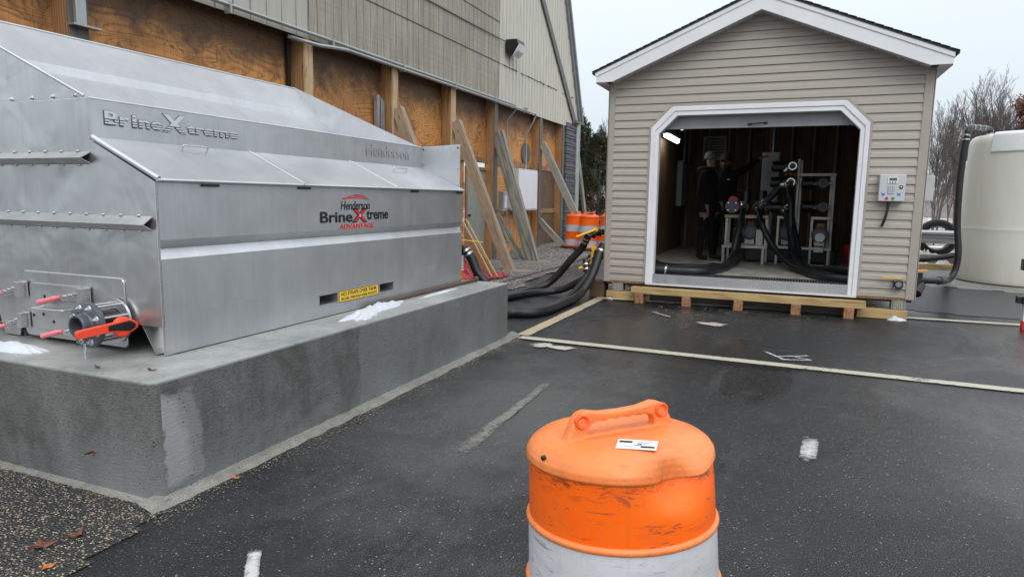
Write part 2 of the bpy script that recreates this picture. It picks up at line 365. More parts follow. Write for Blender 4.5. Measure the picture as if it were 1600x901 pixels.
def m_vinyl(name, c):
    g = G(name); p = g.geo()
    n = g.noise(g.map(p, (4, 4, 40)), 1.5, 4); n2 = g.noise(p, 1.8, 7, .65)
    col = g.mix(n, tuple(v*.94 for v in c), tuple(v*1.05 for v in c))
    col = g.mix(g.math('MULTIPLY', g.ramp(n2, (.45, 0.), (.75, 1.)), .22), col, tuple(v*.7 for v in c))
    z = g.sep(p)[2]; low = g.ramp(g.math('ADD', z, g.math('MULTIPLY', g.noise(p, 8, 6, .7), .3)), (.38, 1.), (.75, 0.))
    col = g.mix(g.math('MULTIPLY', low, .3), col, (.16, .13, .10))
    return g.fin(col, .48, 0., g.bump(n, .06, .002))
def m_sheeting(name, c, c2):
    g = G(name); p = g.co()
    hexd = g.voro(g.map(p, (1, 1, 1)), 150, rand=.1)
    n = g.noise(p, 5, 7, .7); col = g.mix(g.ramp(n, (.4, 0.), (.75, 1.)), c, c2)
    scf = g.ramp(g.noise(g.map(p, (1, 1, 5), (2, 5, 3), (.4, .3, .8)), 7, 9, .8, 1.2), (.57, 0.), (.60, 1.))
    col = g.mix(g.math('MULTIPLY', scf, .8), col, tuple(v*.25+.03 for v in c))
    gm = g.ramp(g.noise(g.map(p, (1, 1, 2), (9, 1, 4)), 3.5, 9, .75, .5), (.50, 0.), (.72, .65)); col = g.mix(gm, col, tuple(v*.55+.03 for v in c))
    he = g.voro(p, 150, 'DISTANCE_TO_EDGE', rand=.15); col = g.mix(g.ramp(he, (.03, .22), (.10, 0.)), col, tuple(min(1, v*.7+.05) for v in c))
    lz = g.sep(p)[2]; lip = g.math('MULTIPLY', g.ramp(lz, (.655, 0.), (.708, 1.)), g.ramp(g.noise(g.map(p, (1, 1, 3)), 16, 9, .8, .8), (.50, 0.), (.60, 1.))); col = g.mix(g.math('MULTIPLY', lip, .85), col, (.05, .025, .015))
    ver = g.ramp(g.noise(g.map(p, (30, 30, .7)), 2, 4), (.62, 0.), (.7, 1.)); col = g.mix(g.math('MULTIPLY', ver, .18), col, tuple(v*.5 for v in c))
    return g.fin(col, .38, 0., g.bump(hexd, .12, .001), .35)
def m_drumplastic():
    g = G('faded_orange_plastic'); p = g.co()
    n = g.noise(p, 4, 6, .6); col = g.mix(g.ramp(n, (.35, 0.), (.7, 1.)), (.84, .195, .030), (.86, .27, .085))
    d = g.ramp(g.noise(p, 11, 9, .75), (.50, 0.), (.68, .7)); col = g.mix(d, col, (.50, .17, .07)); d = g.ramp(g.noise(p, 120, 3, .7), (.52, 0.), (.70, .6)); col = g.mix(d, col, (.45, .17, .08))
    sc = g.ramp(g.noise(g.map(p, (2, 9, 2), (0, 0, 0), (.3, 0, .6)), 5, 9, .8, 1.), (.60, 0.), (.63, 1.)); col = g.mix(g.math('MULTIPLY', sc, .45), col, (.16, .07, .04))
    return g.fin(col, .42, 0., g.bump(g.noise(p, 60, 4), .08, .002), .5, Subsurface_Weight=.05)

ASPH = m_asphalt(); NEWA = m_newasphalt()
CHIP = m_stony('worn_stony_asphalt', (.012, .012, .012), ((.13, .10, .065), (.30, .23, .14), (.52, .43, .29)), 78, .48, .36)
GRAV = m_stony('grey_gravel', (.06, .06, .058), ((.15, .15, .145), (.28, .27, .25), (.52, .50, .45)), 20, .16, .75)
CONC = m_concrete('wet_concrete_block', (.072, .074, .068), (.175, .18, .17), True)
FOOT = m_concrete('pale_footing_concrete', (.15, .145, .125), (.29, .28, .245))
SLAB = m_concrete('apron_concrete', (.14, .14, .135), (.26, .255, .24))
STEEL = m_steel('stainless_side', rough=.40)
STEELN = m_steel('stainless_end', (.56, .56, .56), .32, .25, .4)
STEELT = m_steel('stainless_lid', (.54, .55, .57), .42, .1)
STEELW = m_steel('stainless_edge_glint', (.64, .65, .67), .5, .1)  # paler copy of the steel; edge and fold reflections put into its colour
CHROME = m_steel('bright_fitting_steel', (.62, .62, .62), .22, .1)
GALV = m_steel('galvanised_steel', (.40, .42, .43), .45, .3, 0, .75)
ALU = m_steel('aluminium_tread', (.62, .625, .63), .30, .1)
BRACKET = m_steel('stainless_frame', (.38, .37, .34), .4, .2)
PLY = m_plywood('orange_plywood', (.60, .24, .060), (.84, .40, .12), (.17, .055, .016))
POSTW = m_wood('brown_post', (.29, .145, .055), (.44, .235, .10), (.08, .035, .014))
POSTL = m_wood('pale_post_face', (.46, .31, .165), (.58, .42, .25), (.20, .11, .05))
POSTG = m_wood('grey_post_face', (.10, .095, .085), (.17, .16, .14), (.05, .045, .04))
BRTAN = m_wood('tan_brace', (.27, .195, .135), (.42, .33, .235), (.11, .06, .035), 'z', 1.5, 1.15)
BRGREY = m_wood('weathered_grey_brace', (.19, .185, .155), (.36, .35, .30), (.07, .066, .054), 'z', 1.6, 1.25)
TREAT = m_wood('treated_lumber', (.40, .27, .11), (.52, .37, .17), (.24, .14, .055), 'x', grain=.8)
TREATY = m_wood('treated_block', (.26, .10, .055), (.42, .25, .12), (.15, .045, .03), 'y')
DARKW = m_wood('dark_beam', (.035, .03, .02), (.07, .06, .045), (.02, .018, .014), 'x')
T111 = m_t111(); RIBM = m_ribmetal('cream_ribbed_metal', (.54, .52, .45)); RIBL = m_ribmetal('old_panel_siding', (.45, .43, .37))
TRIMG = simple('grey_trim', (.11, .105, .10), .55, dirt=(.2, .19, .17)); ROOFM = simple('roof_edge_metal', (.20, .21, .21), .45)
VIN = m_vinyl('beige_vinyl_siding', (.405, .365, .315)); VINT = simple('beige_corner_trim', (.37, .33, .285), .45, var=.05)
WHITE = simple('white_trim', (.74, .75, .77), .4, var=.04, sc=3); SOFF = simple('white_soffit', (.62, .62, .64), .5, var=.05)
SHING = simple('dark_shingle', (.035, .035, .04), .8, bump=.5); ROLLD = simple('grey_roll_door', (.33, .34, .365), .4, var=.08)
OSB = m_wood('interior_wall_board', (.15, .10, .06), (.26, .18, .10), (.04, .025, .014), 'z', .6); STUD = m_wood('interior_stud', (.42, .32, .18), (.55, .43, .26), (.24, .16, .09))
FLOORP = simple('pale_plywood_floor', (.40, .38, .335), .6, var=.25, sc=5, dirt=(.12, .11, .09))
def m_rubber(name, c, r=.45):
    g = G(name); p = g.co(); n = g.noise(p, 9, 6, .7)
    col = g.mix(g.ramp(n, (.5, 0.), (.8, .6)), c, tuple(v*2.5+.01 for v in c))
    return g.fin(col, g.math('ADD', r-.1, g.math('MULTIPLY', n, .25)), 0., g.bump(g.noise(p, 25, 4), .12, .003))
RUB = m_rubber('black_rubber', (.010, .0105, .012)); RUBT = m_rubber('tyre_rubber', (.012, .012, .013), .7)
BLK = simple('black_plastic', (.012, .012, .013), .35); CLOTH = simple('black_cloth', (.006, .0065, .008), .9, sc=20, bump=.4)
YEL = simple('yellow_lever', (.80, .46, .02), .4, dirt=(.5, .28, .03)); PINK = simple('pink_grip', (.85, .20, .24), .35, var=.06)
ORG_ = simple('orange_red_lever', (.90, .075, .03), .3, var=.05); PVC = simple('grey_pvc', (.075, .085, .105), .32, var=.1)
LBOX = simple('pale_grey_enclosure', (.52, .53, .54), .4, var=.05); PAPER = simple('white_sticker', (.75, .75, .76), .4, var=.03)
DOORG = simple('grey_green_door', (.30, .32, .28), .5, var=.1, dirt=(.2, .2, .16))
INK = simple('black_decal', (.010, .010, .014), .4); RED = simple('red_decal', (.66, .022, .022), .35, var=.04); YLAB = simple('yellow_label', (.80, .54, .05), .4, var=.04)
SNOW = simple('old_snow', (.56, .59, .63), .55, var=.06, sc=12, bump=.6, bsc=25, Subsurface_Weight=.2)
OSH = m_sheeting('orange_reflective_sheeting', (1.0, .125, .0), (.93, .165, .004)); WSH = m_sheeting('white_reflective_sheeting', (.60, .60, .62), (.50, .50, .50)); DPL = m_drumplastic()
DOR = simple('orange_drum_body', (.85, .12, .02), .4); RUST = simple('rusty_rod', (.10, .055, .035), .7)
POLY = None
def m_poly():
    g = G('cream_polyethylene'); p = g.geo(); z = g.sep(p)[2]
    n = g.noise(g.map(p, (2, 2, .4)), 2, 7, .65); col = g.mix(g.ramp(n, (.3, 0.), (.75, 1.)), (.74, .73, .67), (.64, .625, .55))
    low = g.ramp(g.math('ADD', z, g.math('MULTIPLY', g.noise(g.map(p, (3, 3, .5)), 2, 7, .7), .7)), (.25, 1.), (.95, 0.))
    col = g.mix(g.math('MULTIPLY', low, .45), col, (.42, .39, .27))
    sm = g.ramp(g.noise(p, 6, 9, .75), (.64, 0.), (.74, .6)); col = g.mix(sm, col, (.33, .30, .17))
    return g.fin(col, .42, 0., g.bump(g.noise(p, 3, 2), .1, .02), Subsurface_Weight=.0)
POLY = m_poly()
def m_paintline(name, c, wear=.5, soft=.25, sm_=.07):
    g = G(name); p = g.geo(); n = g.noise(p, 22, 9, .8); n2 = g.noise(p, 2.4, 5)
    w = g.math('ADD', n, g.math('MULTIPLY', g.math('SUBTRACT', n2, .5), .5))
    cov = g.n('ShaderNodeAttribute', attribute_name='cov').outputs['Fac']
    w = g.math('ADD', w, g.math('MULTIPLY', g.math('SUBTRACT', 1., cov), soft))
    a = g.ramp(w, (wear, 1.), (wear+sm_, 0.))
    tr = g.n('ShaderNodeBsdfTransparent'); ms = g.n('ShaderNodeMixShader')
    col = g.mix(g.noise(p, 7, 6), c, tuple(v*.72 for v in c)); g.fin(col, .5, 0., g.bump(n, .3, .003))
    g.set(ms.inputs[0], a); g.nt.links.new(tr.outputs[0], ms.inputs[1]); g.nt.links.new(g.b.outputs[0], ms.inputs[2])
    g.nt.links.new(ms.outputs[0], g.nt.nodes['Material Output'].inputs[0]); return g.m
PWHITE = m_paintline('worn_white_paint', (.52, .49, .39), .60, .14, .12); PYEL = m_paintline('worn_yellow_white_paint', (.52, .43, .28), .60, .14, .12)
PFADE = m_paintline('faded_scraped_paint', (.20, .195, .17), .50, .40, .26); PSPRAY = m_paintline('white_spray_paint', (.58, .58, .58), .50, .55, .36)
SPALL = m_paintline('pale_spill', (.55, .50, .44), .80, .75)
_x = 0; LEAFR = simple('brown_leaf', (.15, .048, .022), .5, var=.3, sc=30); LEAFO = simple('orange_leaf', (.55, .17, .04), .5, var=.2, sc=30)
BARK = simple('bare_bark', (.125, .105, .095), .85, var=.25, sc=8); OAKL = simple('withered_leaf', (.15, .048, .028), .7, var=.35, sc=5)
CED1 = simple('cedar_green', (.032, .045, .020), .75, var=.4, sc=3); CED2 = simple('cedar_olive', (.075, .062, .028), .75, var=.35, sc=3); CED3 = simple('cedar_rust', (.12, .062, .026), .75, var=.3, sc=3)
LIT = G('lit_tube'); LIT.fin((.9, .9, .9), .4, Emission_Color=(.95, .97, 1., 1.), Emission_Strength=7.0); LIT = LIT.m
SKIN = simple('skin', (.36, .20, .145), .5, var=.08)

# ------------------------------------------------------------------ ground
def sm(a, b, x):
    t = max(0., min(1., (x-a)/(b-a))); return t*t*(3-2*t)
def gz(x, y):
    return -0.20*sm(-3.9, -5.0, x)*sm(8.3, 10.0, y)*(1-.65*sm(15.5, 18.5, y)) if x < -3.9 else 0.
def frange(a, b, s):
    n = int(round((b-a)/s)); return [a+(b-a)*i/n for i in range(n+1)]
def sheet(name, xs, ys, dz, mt, kind='structure', keep=None, wob=0.):
    mb = MB(); nx = len(xs)
    for y in ys:
        for x in xs: mb.v.append(Vector((x, y, gz(x, y)+dz)))
    for j in range(len(ys)-1):
        for i in range(nx-1):
            if keep and not keep((xs[i]+xs[i+1])/2, (ys[j]+ys[j+1])/2): continue
            mb.f.append((j*nx+i, j*nx+i+1, (j+1)*nx+i+1, (j+1)*nx+i)); mb.mi.append(0)
    o = obj(name, mb, mt, recalc=False, smooth=True); tag(o, kind=kind); return o
XS = [-400, -150, -60, -30, -18, -12]+frange(-9, 7, .4)+[9, 14, 30, 60, 150, 400]
YS = [-60, -20, -8, -4]+frange(-2, 22, .4)+[24, 30, 45, 80, 160, 400]
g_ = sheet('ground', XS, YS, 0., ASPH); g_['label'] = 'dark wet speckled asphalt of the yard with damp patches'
def nz(x, y, s=1., o=0.): return mnoise.noise(Vector((x*s, y*s, o)))
def chipedge(y): return -2.47 + (y-1.98)*(-.27)*-1 if y < 1.98 else -2.47
gr = sheet('worn_asphalt', frange(-5.5, -1.2, .05), frange(-1., 2.0, .05), .004, CHIP,
           keep=lambda x, y: x < -2.44+.30*(1.98-y)+.035*nz(x, y, 9)); gr['label'] = 'older stony asphalt with pale chips in front of the concrete pad'
def gedge(y): return -3.86-.08*(y-9.3) if y < 12 else -4.08-.10*(y-12)
gv = sheet('gravel', frange(-7.6, -3.6, .1), frange(7.0, 24, .1), .005, GRAV, keep=lambda x, y: x < gedge(y)+.25*nz(x, y, 1.7)+.1*nz(x, y, 6))
gv['label'] = 'grey gravel strip along the foot of the plywood wall'
rp_ = sheet('road_patch', frange(1.45, 14, .1), frange(9.3, 13.4, .1), .005, NEWA,
            keep=lambda x, y: 9.85-.35*(x-1.5)*.5+.06*nz(x, y, 5) < y < 12.95-.2*(x-2)+.05*nz(x, y, 4)); rp_['label'] = 'darker new asphalt strip beside the tan building'
ap = sheet('concrete_apron', frange(1.6, 9, .2), frange(12.6, 18.6, .2), .007, SLAB, keep=lambda x, y: y > 12.95-.2*(x-2)+.08*nz(x, y, 3)); ap['label'] = 'pale concrete apron under the white plastic tanks'
def m_verge():
    g = G('leaf_litter'); p = g.geo(); n = g.noise(p, 3, 9, .75); sn = g.ramp(g.noise(p, .9, 8, .7), (.50, 0.), (.56, 1.))
    col = g.mix(n, (.12, .075, .04), (.26, .18, .11)); col = g.mix(sn, col, (.75, .77, .8))
    return g.fin(col, .85, 0., g.bump(g.noise(p, 18, 6), .8, .03))
vg = sheet('verge', frange(-60, 60, 2), frange(18.6, 120, 2), .02, m_verge(), keep=lambda x, y: not (x < -4 and y < 24)); vg['label'] = 'brown leaf litter with patches of old snow beyond the yard'

def setcov(o, vals):
    at = o.data.attributes.new('cov', 'FLOAT', 'POINT'); at.data.foreach_set('value', vals)
def strip(name, a, b, w, mt, label, dz=.008, w2=None, wob=.0, cat='marking', group=None, seg=24, fade=.0):
    a, b = Vector((*a, 0)), Vector((*b, 0)); d = (b-a).normalized(); s_ = Vector((-d.y, d.x, 0)); mb = MB(); cv = []
    X_ = ((-1, 0.), (-.72, .75), (0, 1.), (.72, .75), (1, 0.))
    for i in range(seg+1):
        t = i/seg; p = a.lerp(b, t); ww = (w*(1-t)+(w2 or w)*t)/2
        ef = 1. if fade == 0 else min(1, t/fade, (1-t)/fade)
        for q_, c_ in X_:
            q = p+s_*q_*1.12*(ww+wob*nz(t*9, q_*3., 1., a.x)); mb.v.append(Vector((q.x, q.y, gz(q.x, q.y)+dz))); cv.append(c_*ef)
    for i in range(seg):
        for k in range(4): mb.f.append((5*i+k, 5*i+k+1, 5*i+k+6, 5*i+k+5)); mb.mi.append(0)
    o = obj(name, mb, mt, recalc=False, loc=None); setcov(o, cv); tag(o, label, cat, group, 'structure'); return o
strip('painted_line', (-2.38, 5.99), (9.0, 5.66), .115, PWHITE, 'white painted line running across the yard from the pad corner', .012, wob=.004, seg=60)
strip('painted_line', (-2.40, 6.10), (-2.36, 9.25), .12, PYEL, 'yellowish painted line from the pad corner to the tan building', .009, wob=.005)
strip('painted_line', (-2.40, 8.90), (9.0, 9.56), .11, PWHITE, 'white painted line passing under the front of the tan building', .016, wob=.004)
strip('paint_scrape', (-1.60, 4.85), (-1.56, 2.84), .06, PFADE, 'faded scraped line beside the concrete pad', .005, w2=.11, fade=.25, wob=.02, seg=60, cat='paint mark')
strip('paint_mark', (.155, 3.68), (.195, 4.18), .095, PSPRAY, 'short white spray mark behind the traffic drum', .010, wob=.008, fade=.3, cat='paint mark')
strip('paint_mark', (-1.83, 1.87), (-1.66, 1.66), .055, PSPRAY, 'white paint dash near the corner of the concrete pad', .010, wob=.004, fade=.2, cat='paint mark')
strip('paint_mark', (-1.50, 8.13), (-1.24, 7.85), .045, PSPRAY, 'thin white scratch in front of the timber step', .010, wob=.003, cat='paint mark')
mk = MB(); cvm = []
for a, b in (((-.14, 6.40), (.03, 6.12)), ((-.06, 6.22), (.22, 6.38)), ((.02, 6.13), (.24, 6.20)), ((.10, 6.28), (.24, 6.20))):
    a = Vector((*a, .011)); b = Vector((*b, .011)); d = (b-a).normalized(); s_ = Vector((-d.y, d.x, 0))*.032
    mk.add([a-s_, b-s_, a, b, a+s_, b+s_], [(0, 1, 3, 2), (2, 3, 5, 4)]); cvm += [0, 0, 1, 1, 0, 0]
    for v in mk.v[-6:]: v.z += .0006*len(mk.f)
mk = obj('paint_mark', mk, PSPRAY, recalc=False); setcov(mk, cvm); tag(mk, 'white sprayed zigzag survey mark beyond the white line', 'paint mark', kind='structure')
def blob(name, c, rx, ry, mt, label, dz=.010, n=40, kind='structure', cat='stain', rough=.35, seed=0):
    mb = MB(); c = Vector((*c, dz)); mb.v.append(c)
    for i in range(n):
        t = 2*math.pi*i/n; q = 1+rough*nz(math.cos(t)*1.6, math.sin(t)*1.6, 1, seed)*2
        mb.v.append(c+Vector((rx*q*math.cos(t), ry*q*math.sin(t), 0)))
    for i in range(n): mb.f.append((0, 1+i, 1+(i+1) % n)); mb.mi.append(0)
    o = obj(name, mb, mt, recalc=False); setcov(o, [1.15]+[0.]*n); return tag(o, label, cat, kind=kind)
blob('salt_spill', (-.74, 7.62), .30, .15, SPALL, 'pale crusty spill in front of the timber step', cat='spill', seed=3)
blob('salt_spill', (-2.02, 5.72), .30, .16, SPALL, 'small pale crust near the end of the concrete pad', cat='spill', seed=9, rough=.5)

def scatter(name, n, fn, mt, label, smin, smax, seed):
    rg = random.Random(seed); mb = MB()
    for _ in range(n):
        x, y, z = fn(rg); s_ = rg.uniform(smin, smax)
        vs = [Vector((x, y, z))+Vector((a*s_*rg.uniform(.5, 1), b*s_*rg.uniform(.5, 1), c_*s_*rg.uniform(.3, .7))) for a, b, c_ in ((1, 0, 0), (0, 1, 0), (-1, 0, 0), (0, -1, 0), (0, 0, 1))]
        mb.add(vs, [(0, 1, 4), (1, 2, 4), (2, 3, 4), (3, 0, 4)])
    return tag(obj(name, mb, mt, recalc=False), label, None, kind='stuff')
SALT = simple('salt_grain', (.55, .54, .51), .6); STONE = simple('loose_stone', (.20, .17, .12), .8, var=.5, sc=3)
o_ = scatter('salt_grains', 420, lambda r: (r.gauss(-.7, .75), 8.75-abs(r.gauss(0, .75)), .004), SALT, 'white salt grains scattered on the asphalt in front of the timber step', .002, .007, 3); o_['category'] = 'salt'
o_ = scatter('loose_grit', 900, lambda r: (lambda y: (-2.40+abs(r.gauss(0, .05)), y, .006))(r.uniform(1.85, 6.0)), STONE, 'small stones and grit lying along the footing of the concrete pad', .003, .008, 4); o_['category'] = 'grit'
o_ = scatter('gravel_stones', 5200, lambda r: (lambda x, y: (x, y, gz(x, y)+.006))(r.uniform(-6.9, -4.0), 8.2+13*r.random()**1.3), simple('pale_gravel_stone', (.26, .25, .23), .8, var=.6, sc=2), 'loose grey stones on the gravel under the braces', .010, .030, 5); o_['category'] = 'gravel'

# fallen leaves, each its own thing
def leaf(c, s_, rz, mt, label, maple=True, tilt=(0, 0)):
    mb = MB(); pts = []
    lob = [1, .5, .8, .45, .95, .45, .8, .5, .7, .35, .25, .35] if maple else [1, .45, .4, .42, .6, .9, .6, .42, .4, .45]
    n = len(lob)
    for i, l in enumerate(lob):
        t = 2*math.pi*i/n; pts.append(Vector((l*s_*math.cos(t), l*s_*math.sin(t)*(1 if maple else .45), s_*.22*l*(1+math.sin(3*t+rz)))))
    mb.v = [Vector((0, 0, s_*.05))]+pts; mb.f = [(0, 1+i, 1+(i+1) % n) for i in range(n)]; mb.mi = [0]*n
    mb.v += [v+Vector((0, 0, .0012)) for v in mb.v]; mb.f += [(n+1, n+2+i, n+2+(i+1) % n) for i in range(n)]; mb.mi += [0]*n
    mb.add([(0, 0, .004), (-s_*.9, .004, .012), (-s_*.9, -.004, .012)], [(0, 1, 2)])
    o = obj('fallen_leaf', mb, mt, recalc=False, loc=(0, 0, 0)); o.location = c; o.rotation_euler = (tilt[0], tilt[1], rz)
    return tag(o, label, 'leaf')
leaf((-2.575, 1.545, .006), .055, .7, LEAFR, 'curled dark brown maple leaf lying on the stony asphalt')
leaf((-2.54, 1.66, .006), .045, 2.1, LEAFR, 'flat brown leaf lying just behind the curled maple leaf')
leaf((-2.41, 1.46, .006), .030, 1.2, LEAFO, 'small orange leaf at the edge of the stony asphalt')
leaf((-2.872, 1.972, .184), .040, 1.1, LEAFR, 'rust brown leaf stuck to the near face of the concrete pad', False, (R(88), 0))
leaf((-2.66, 2.13, .553), .030, .2, LEAFR, 'dark leaf lying on the pad top near its corner', False)
leaf((-2.93, 2.06, .553), .034, 2.9, LEAFR, 'reddish leaf on the pad top below the tank valve', False)
leaf((-2.36, 2.30, .022), .026, .4, LEAFO, 'tiny orange leaf on the pale footing of the pad')
leaf((-1.72, 1.60, .006), .022, 2., LEAFR, 'tiny reddish leaf on the black asphalt near the white dash', False)

# ------------------------------------------------------------------ concrete pad
pad = thing('concrete_pad', 'large grey wet concrete pad carrying the stainless tank, stained light at its corner', 'concrete pad', (-4, 4, 0))
mb = MB(); X0, X1, Y0, Y1, ZT = -5.7, -2.48, 1.98, 5.90, .55; c = .035
mb.prism([(X0, Y0, -.1), (X1-c, Y0, -.1), (X1, Y0+c, -.1), (X1, Y1, -.1), (X0, Y1, -.1)], (0, 0, ZT+.1))
obj('block', mb, CONC, pad, bevel=.012)
mb = MB(); n = 70
def fe(t): return .072+.02*nz(t*7, 2, 1.)+.018*nz(t*25, 5, 1.)
pts = []
for i in range(n+1):
    y = 1.9+(6.1-1.9)*i/n; pts.append((X1+fe(y), y))
for i in range(n):
    (xa, ya), (xb, yb) = pts[i], pts[i+1]; za, zb = .018+.006*nz(ya*11, 0, 1), .018+.006*nz(yb*11, 0, 1)
    mb.add([(X1-.03, ya, .02+za), (xa-.03, ya, za), (xa, ya, -.01), (X1-.03, yb, .02+zb), (xb-.03, yb, zb), (xb, yb, -.01)], [(0, 3, 4, 1), (1, 4, 5, 2)])
for i in range(60):
    xa = -5.6+(3.15)*i/60; xb = -5.6+3.15*(i+1)/60; fa, fb = .45*fe(xa), .45*fe(xb)
    mb.add([(xa, Y0+.03, .03), (xa, Y0-fa+.01, .014), (xa, Y0-fa, -.01), (xb, Y0+.03, .03), (xb, Y0-fb+.01, .014), (xb, Y0-fb, -.01)], [(0, 1, 4, 3), (1, 2, 5, 4)])
obj('footing', mb, FOOT, pad)
for k in range(14):
    pass
# snow lumps on the pad
def snowlump(c, rx, ry, h, rz, label, seed):
    mb = MB(); n, mth = 44, 16; vs = [(0, 0, h*(1+.25*nz(0, 0, 1, seed)))]
    for j in range(1, mth+1):
        for i in range(n):
            t = 2*math.pi*i/n; r_ = j/mth; q = 1+.38*nz(math.cos(t)*1.8, math.sin(t)*1.8, 1, seed)*1.6
            x, y = rx*q*r_*math.cos(t), ry*q*r_*math.sin(t)
            z = h*(1-r_**1.7)*(1+.65*nz(x*13, y*13, 1, seed)+.22*nz(x*45, y*45, 1, seed)); vs.append((x, y, z if j < mth else -.003))
    fs = [(0, 1+i, 1+(i+1) % n) for i in range(n)]
    for j in range(mth-1):
        for i in range(n): fs.append((1+j*n+i, 1+(j+1)*n+i, 1+(j+1)*n+(i+1) % n, 1+j*n+(i+1) % n))
    mb.add(vs, fs); o = obj('snow_lump', mb, SNOW, smooth=80, loc=(0, 0, 0)); o.location = c; o.rotation_euler.z = rz
    return tag(o, label, 'snow')
snowlump((-2.70, 3.93, .55), .46, .08, .040, R(97), 'long lump of old snow on the pad below the yellow warning label', 4)
snowlump((-2.60, 3.72, .55), .13, .05, .03, R(100), 'small low snow remnant at the near end of the long snow lump', 9)
snowlump((-3.62, 2.13, .55), .20, .055, .045, R(8), 'melting snow lump on the pad under the pink grip clamps', 14)
snowlump((-3.87, 2.12, .55), .10, .05, .04, R(0), 'small snow remnant left of the snow under the clamps', 21)
snowlump((-2.72, 4.95, .55), .32, .02, .012, R(92), 'thin sliver of slush along the rusty rod', 33)
mb = MB(); mb.tube([(-2.79, 4.05, .567), (-2.80, 5.0, .567), (-2.795, 5.83, .568)], .013, 8); mb.cyl((-2.795, 5.80, .575), (-2.795, 5.85, .575), .026, n=12)
tag(obj('metal_rod', mb, RUST, smooth=40), 'long rusty rod lying on the pad along the tank foot', 'rod')

# ------------------------------------------------------------------ stainless brine tank
TX, TY0, TY1 = -2.837, 2.345, 5.615; TXB = -5.0
tank = thing('brine_tank', 'long stainless steel brine making tank with sloped lids and open hopper on the pad', 'tank', (-3.9, 4.0, .55))
mb = MB()
prof = [(TX, .70), (TX, 1.035), (TX-.034, 1.084), (TX, 1.13), (TX, 1.413), (-3.262, 1.600), (-3.262, 1.62), (-3.9, 1.40), (TXB, 1.40), (TXB, .70)]
mb.prism([(x, TY0+.012, z) for x, z in prof], (0, TY1-TY0-.02, 0))
obj('tank_body', mb, STEEL, tank)
# side skirt with two fork pocket openings
mb = MB(); ys = [TY0+.012, 3.53, 3.732, 4.232, 4.43, TY1-.01]; zs = [.556, .635, .704, .7]
t_ = .004
for i in range(5):
    a, b = ys[i], ys[i+1]
    if i in (1, 3):
        mb.box(TX-t_, TX+.001, a, b, .556, .635); mb.box(TX-t_, TX+.001, a, b, .706, .76)
    else: mb.box(TX-t_, TX+.001, a, b, .556, .76)
obj('side_skirt', mb, STEEL, tank)
for a, b in ((3.53, 3.732), (4.232, 4.43)):
    mb = MB(); A = [(TX+.004, a, .633), (TX+.004, b, .633), (TX+.004, b, .708), (TX+.004, a, .708)]
    B = [(TX+.004, a+.007, .640), (TX+.004, b-.007, .640), (TX+.004, b-.007, .701), (TX+.004, a+.007, .701)]
    mb.ring(A, B, (-.6, 0, 0)); mb.box(TX-.6, TX-.59, a, b, .63, .71)
    obj('fork_pocket', mb, STEELN, tank)
# near end panel, its return edge and the recess below it
mb = MB(); NE = [(TX+.003, .70), (TX+.003, 1.413), (-3.266, 1.617), (-3.268, 1.820), (TXB, 1.820), (TXB, .70)]
mb.prism([(x, TY0-.004, z) for x, z in NE], (0, .012, 0)); obj('end_panel', mb, STEELN, tank)
mb = MB()
mb.prism([(TX-.002, TY0+.004, .556), (TX-.002, TY0+.004, .70), (TX-.002, TY0+.02, .70), (TX-.002, TY0+.02, .556)], (-.004, 0, 0))
mb.prism([(-2.985, TY0+.06, .70), (TX, TY0+.06, .70), (TX, TY0+.06, .557), (-2.895, TY0+.06, .557)], (0, .006, 0))
mb.prism([(-2.985, TY0+.0, .70), (-2.979, TY0, .70), (-2.889, TY0, .557), (-2.895, TY0, .557)], (0, .9, 0))
obj('foot', mb, STEELN, tank); mb = MB()
mb.prism([(-4.13, TY0, .70), (-3.92, TY0, .70), (-3.95, TY0, .557), (-4.09, TY0, .557)], (0, .006, 0))
mb.prism([(-4.13, TY0, .70), (-4.124, TY0, .70), (-4.084, TY0, .557), (-4.09, TY0, .557)], (0, .9, 0))
mb.prism([(-3.93, TY0+.02, .70), (-3.924, TY0+.02, .70), (-3.944, TY0+.02, .557), (-3.95, TY0+.02, .557)], (0, .9, 0))
obj('foot', mb, STEELN, tank)
mb = MB(); mb.box(TXB, TX-.02, TY0+.9, TY0+.91, .556, .70); mb.box(TXB, TXB+.01, TY0, TY1, .556, 1.0); mb.box(TXB, TX-.01, TY1-.02, TY1-.01, .556, 1.4); obj('underframe', mb, STEELN, tank)
# corner weld bead
mb = MB(); mb.tube([(TX+.002, TY0-.003, .70), (TX+.004, TY0-.003, .9), (TX+.002, TY0-.003, 1.15), (TX+.003, TY0-.003, 1.40)], .0035, 6); obj('corner_weld', mb, CHROME, tank)
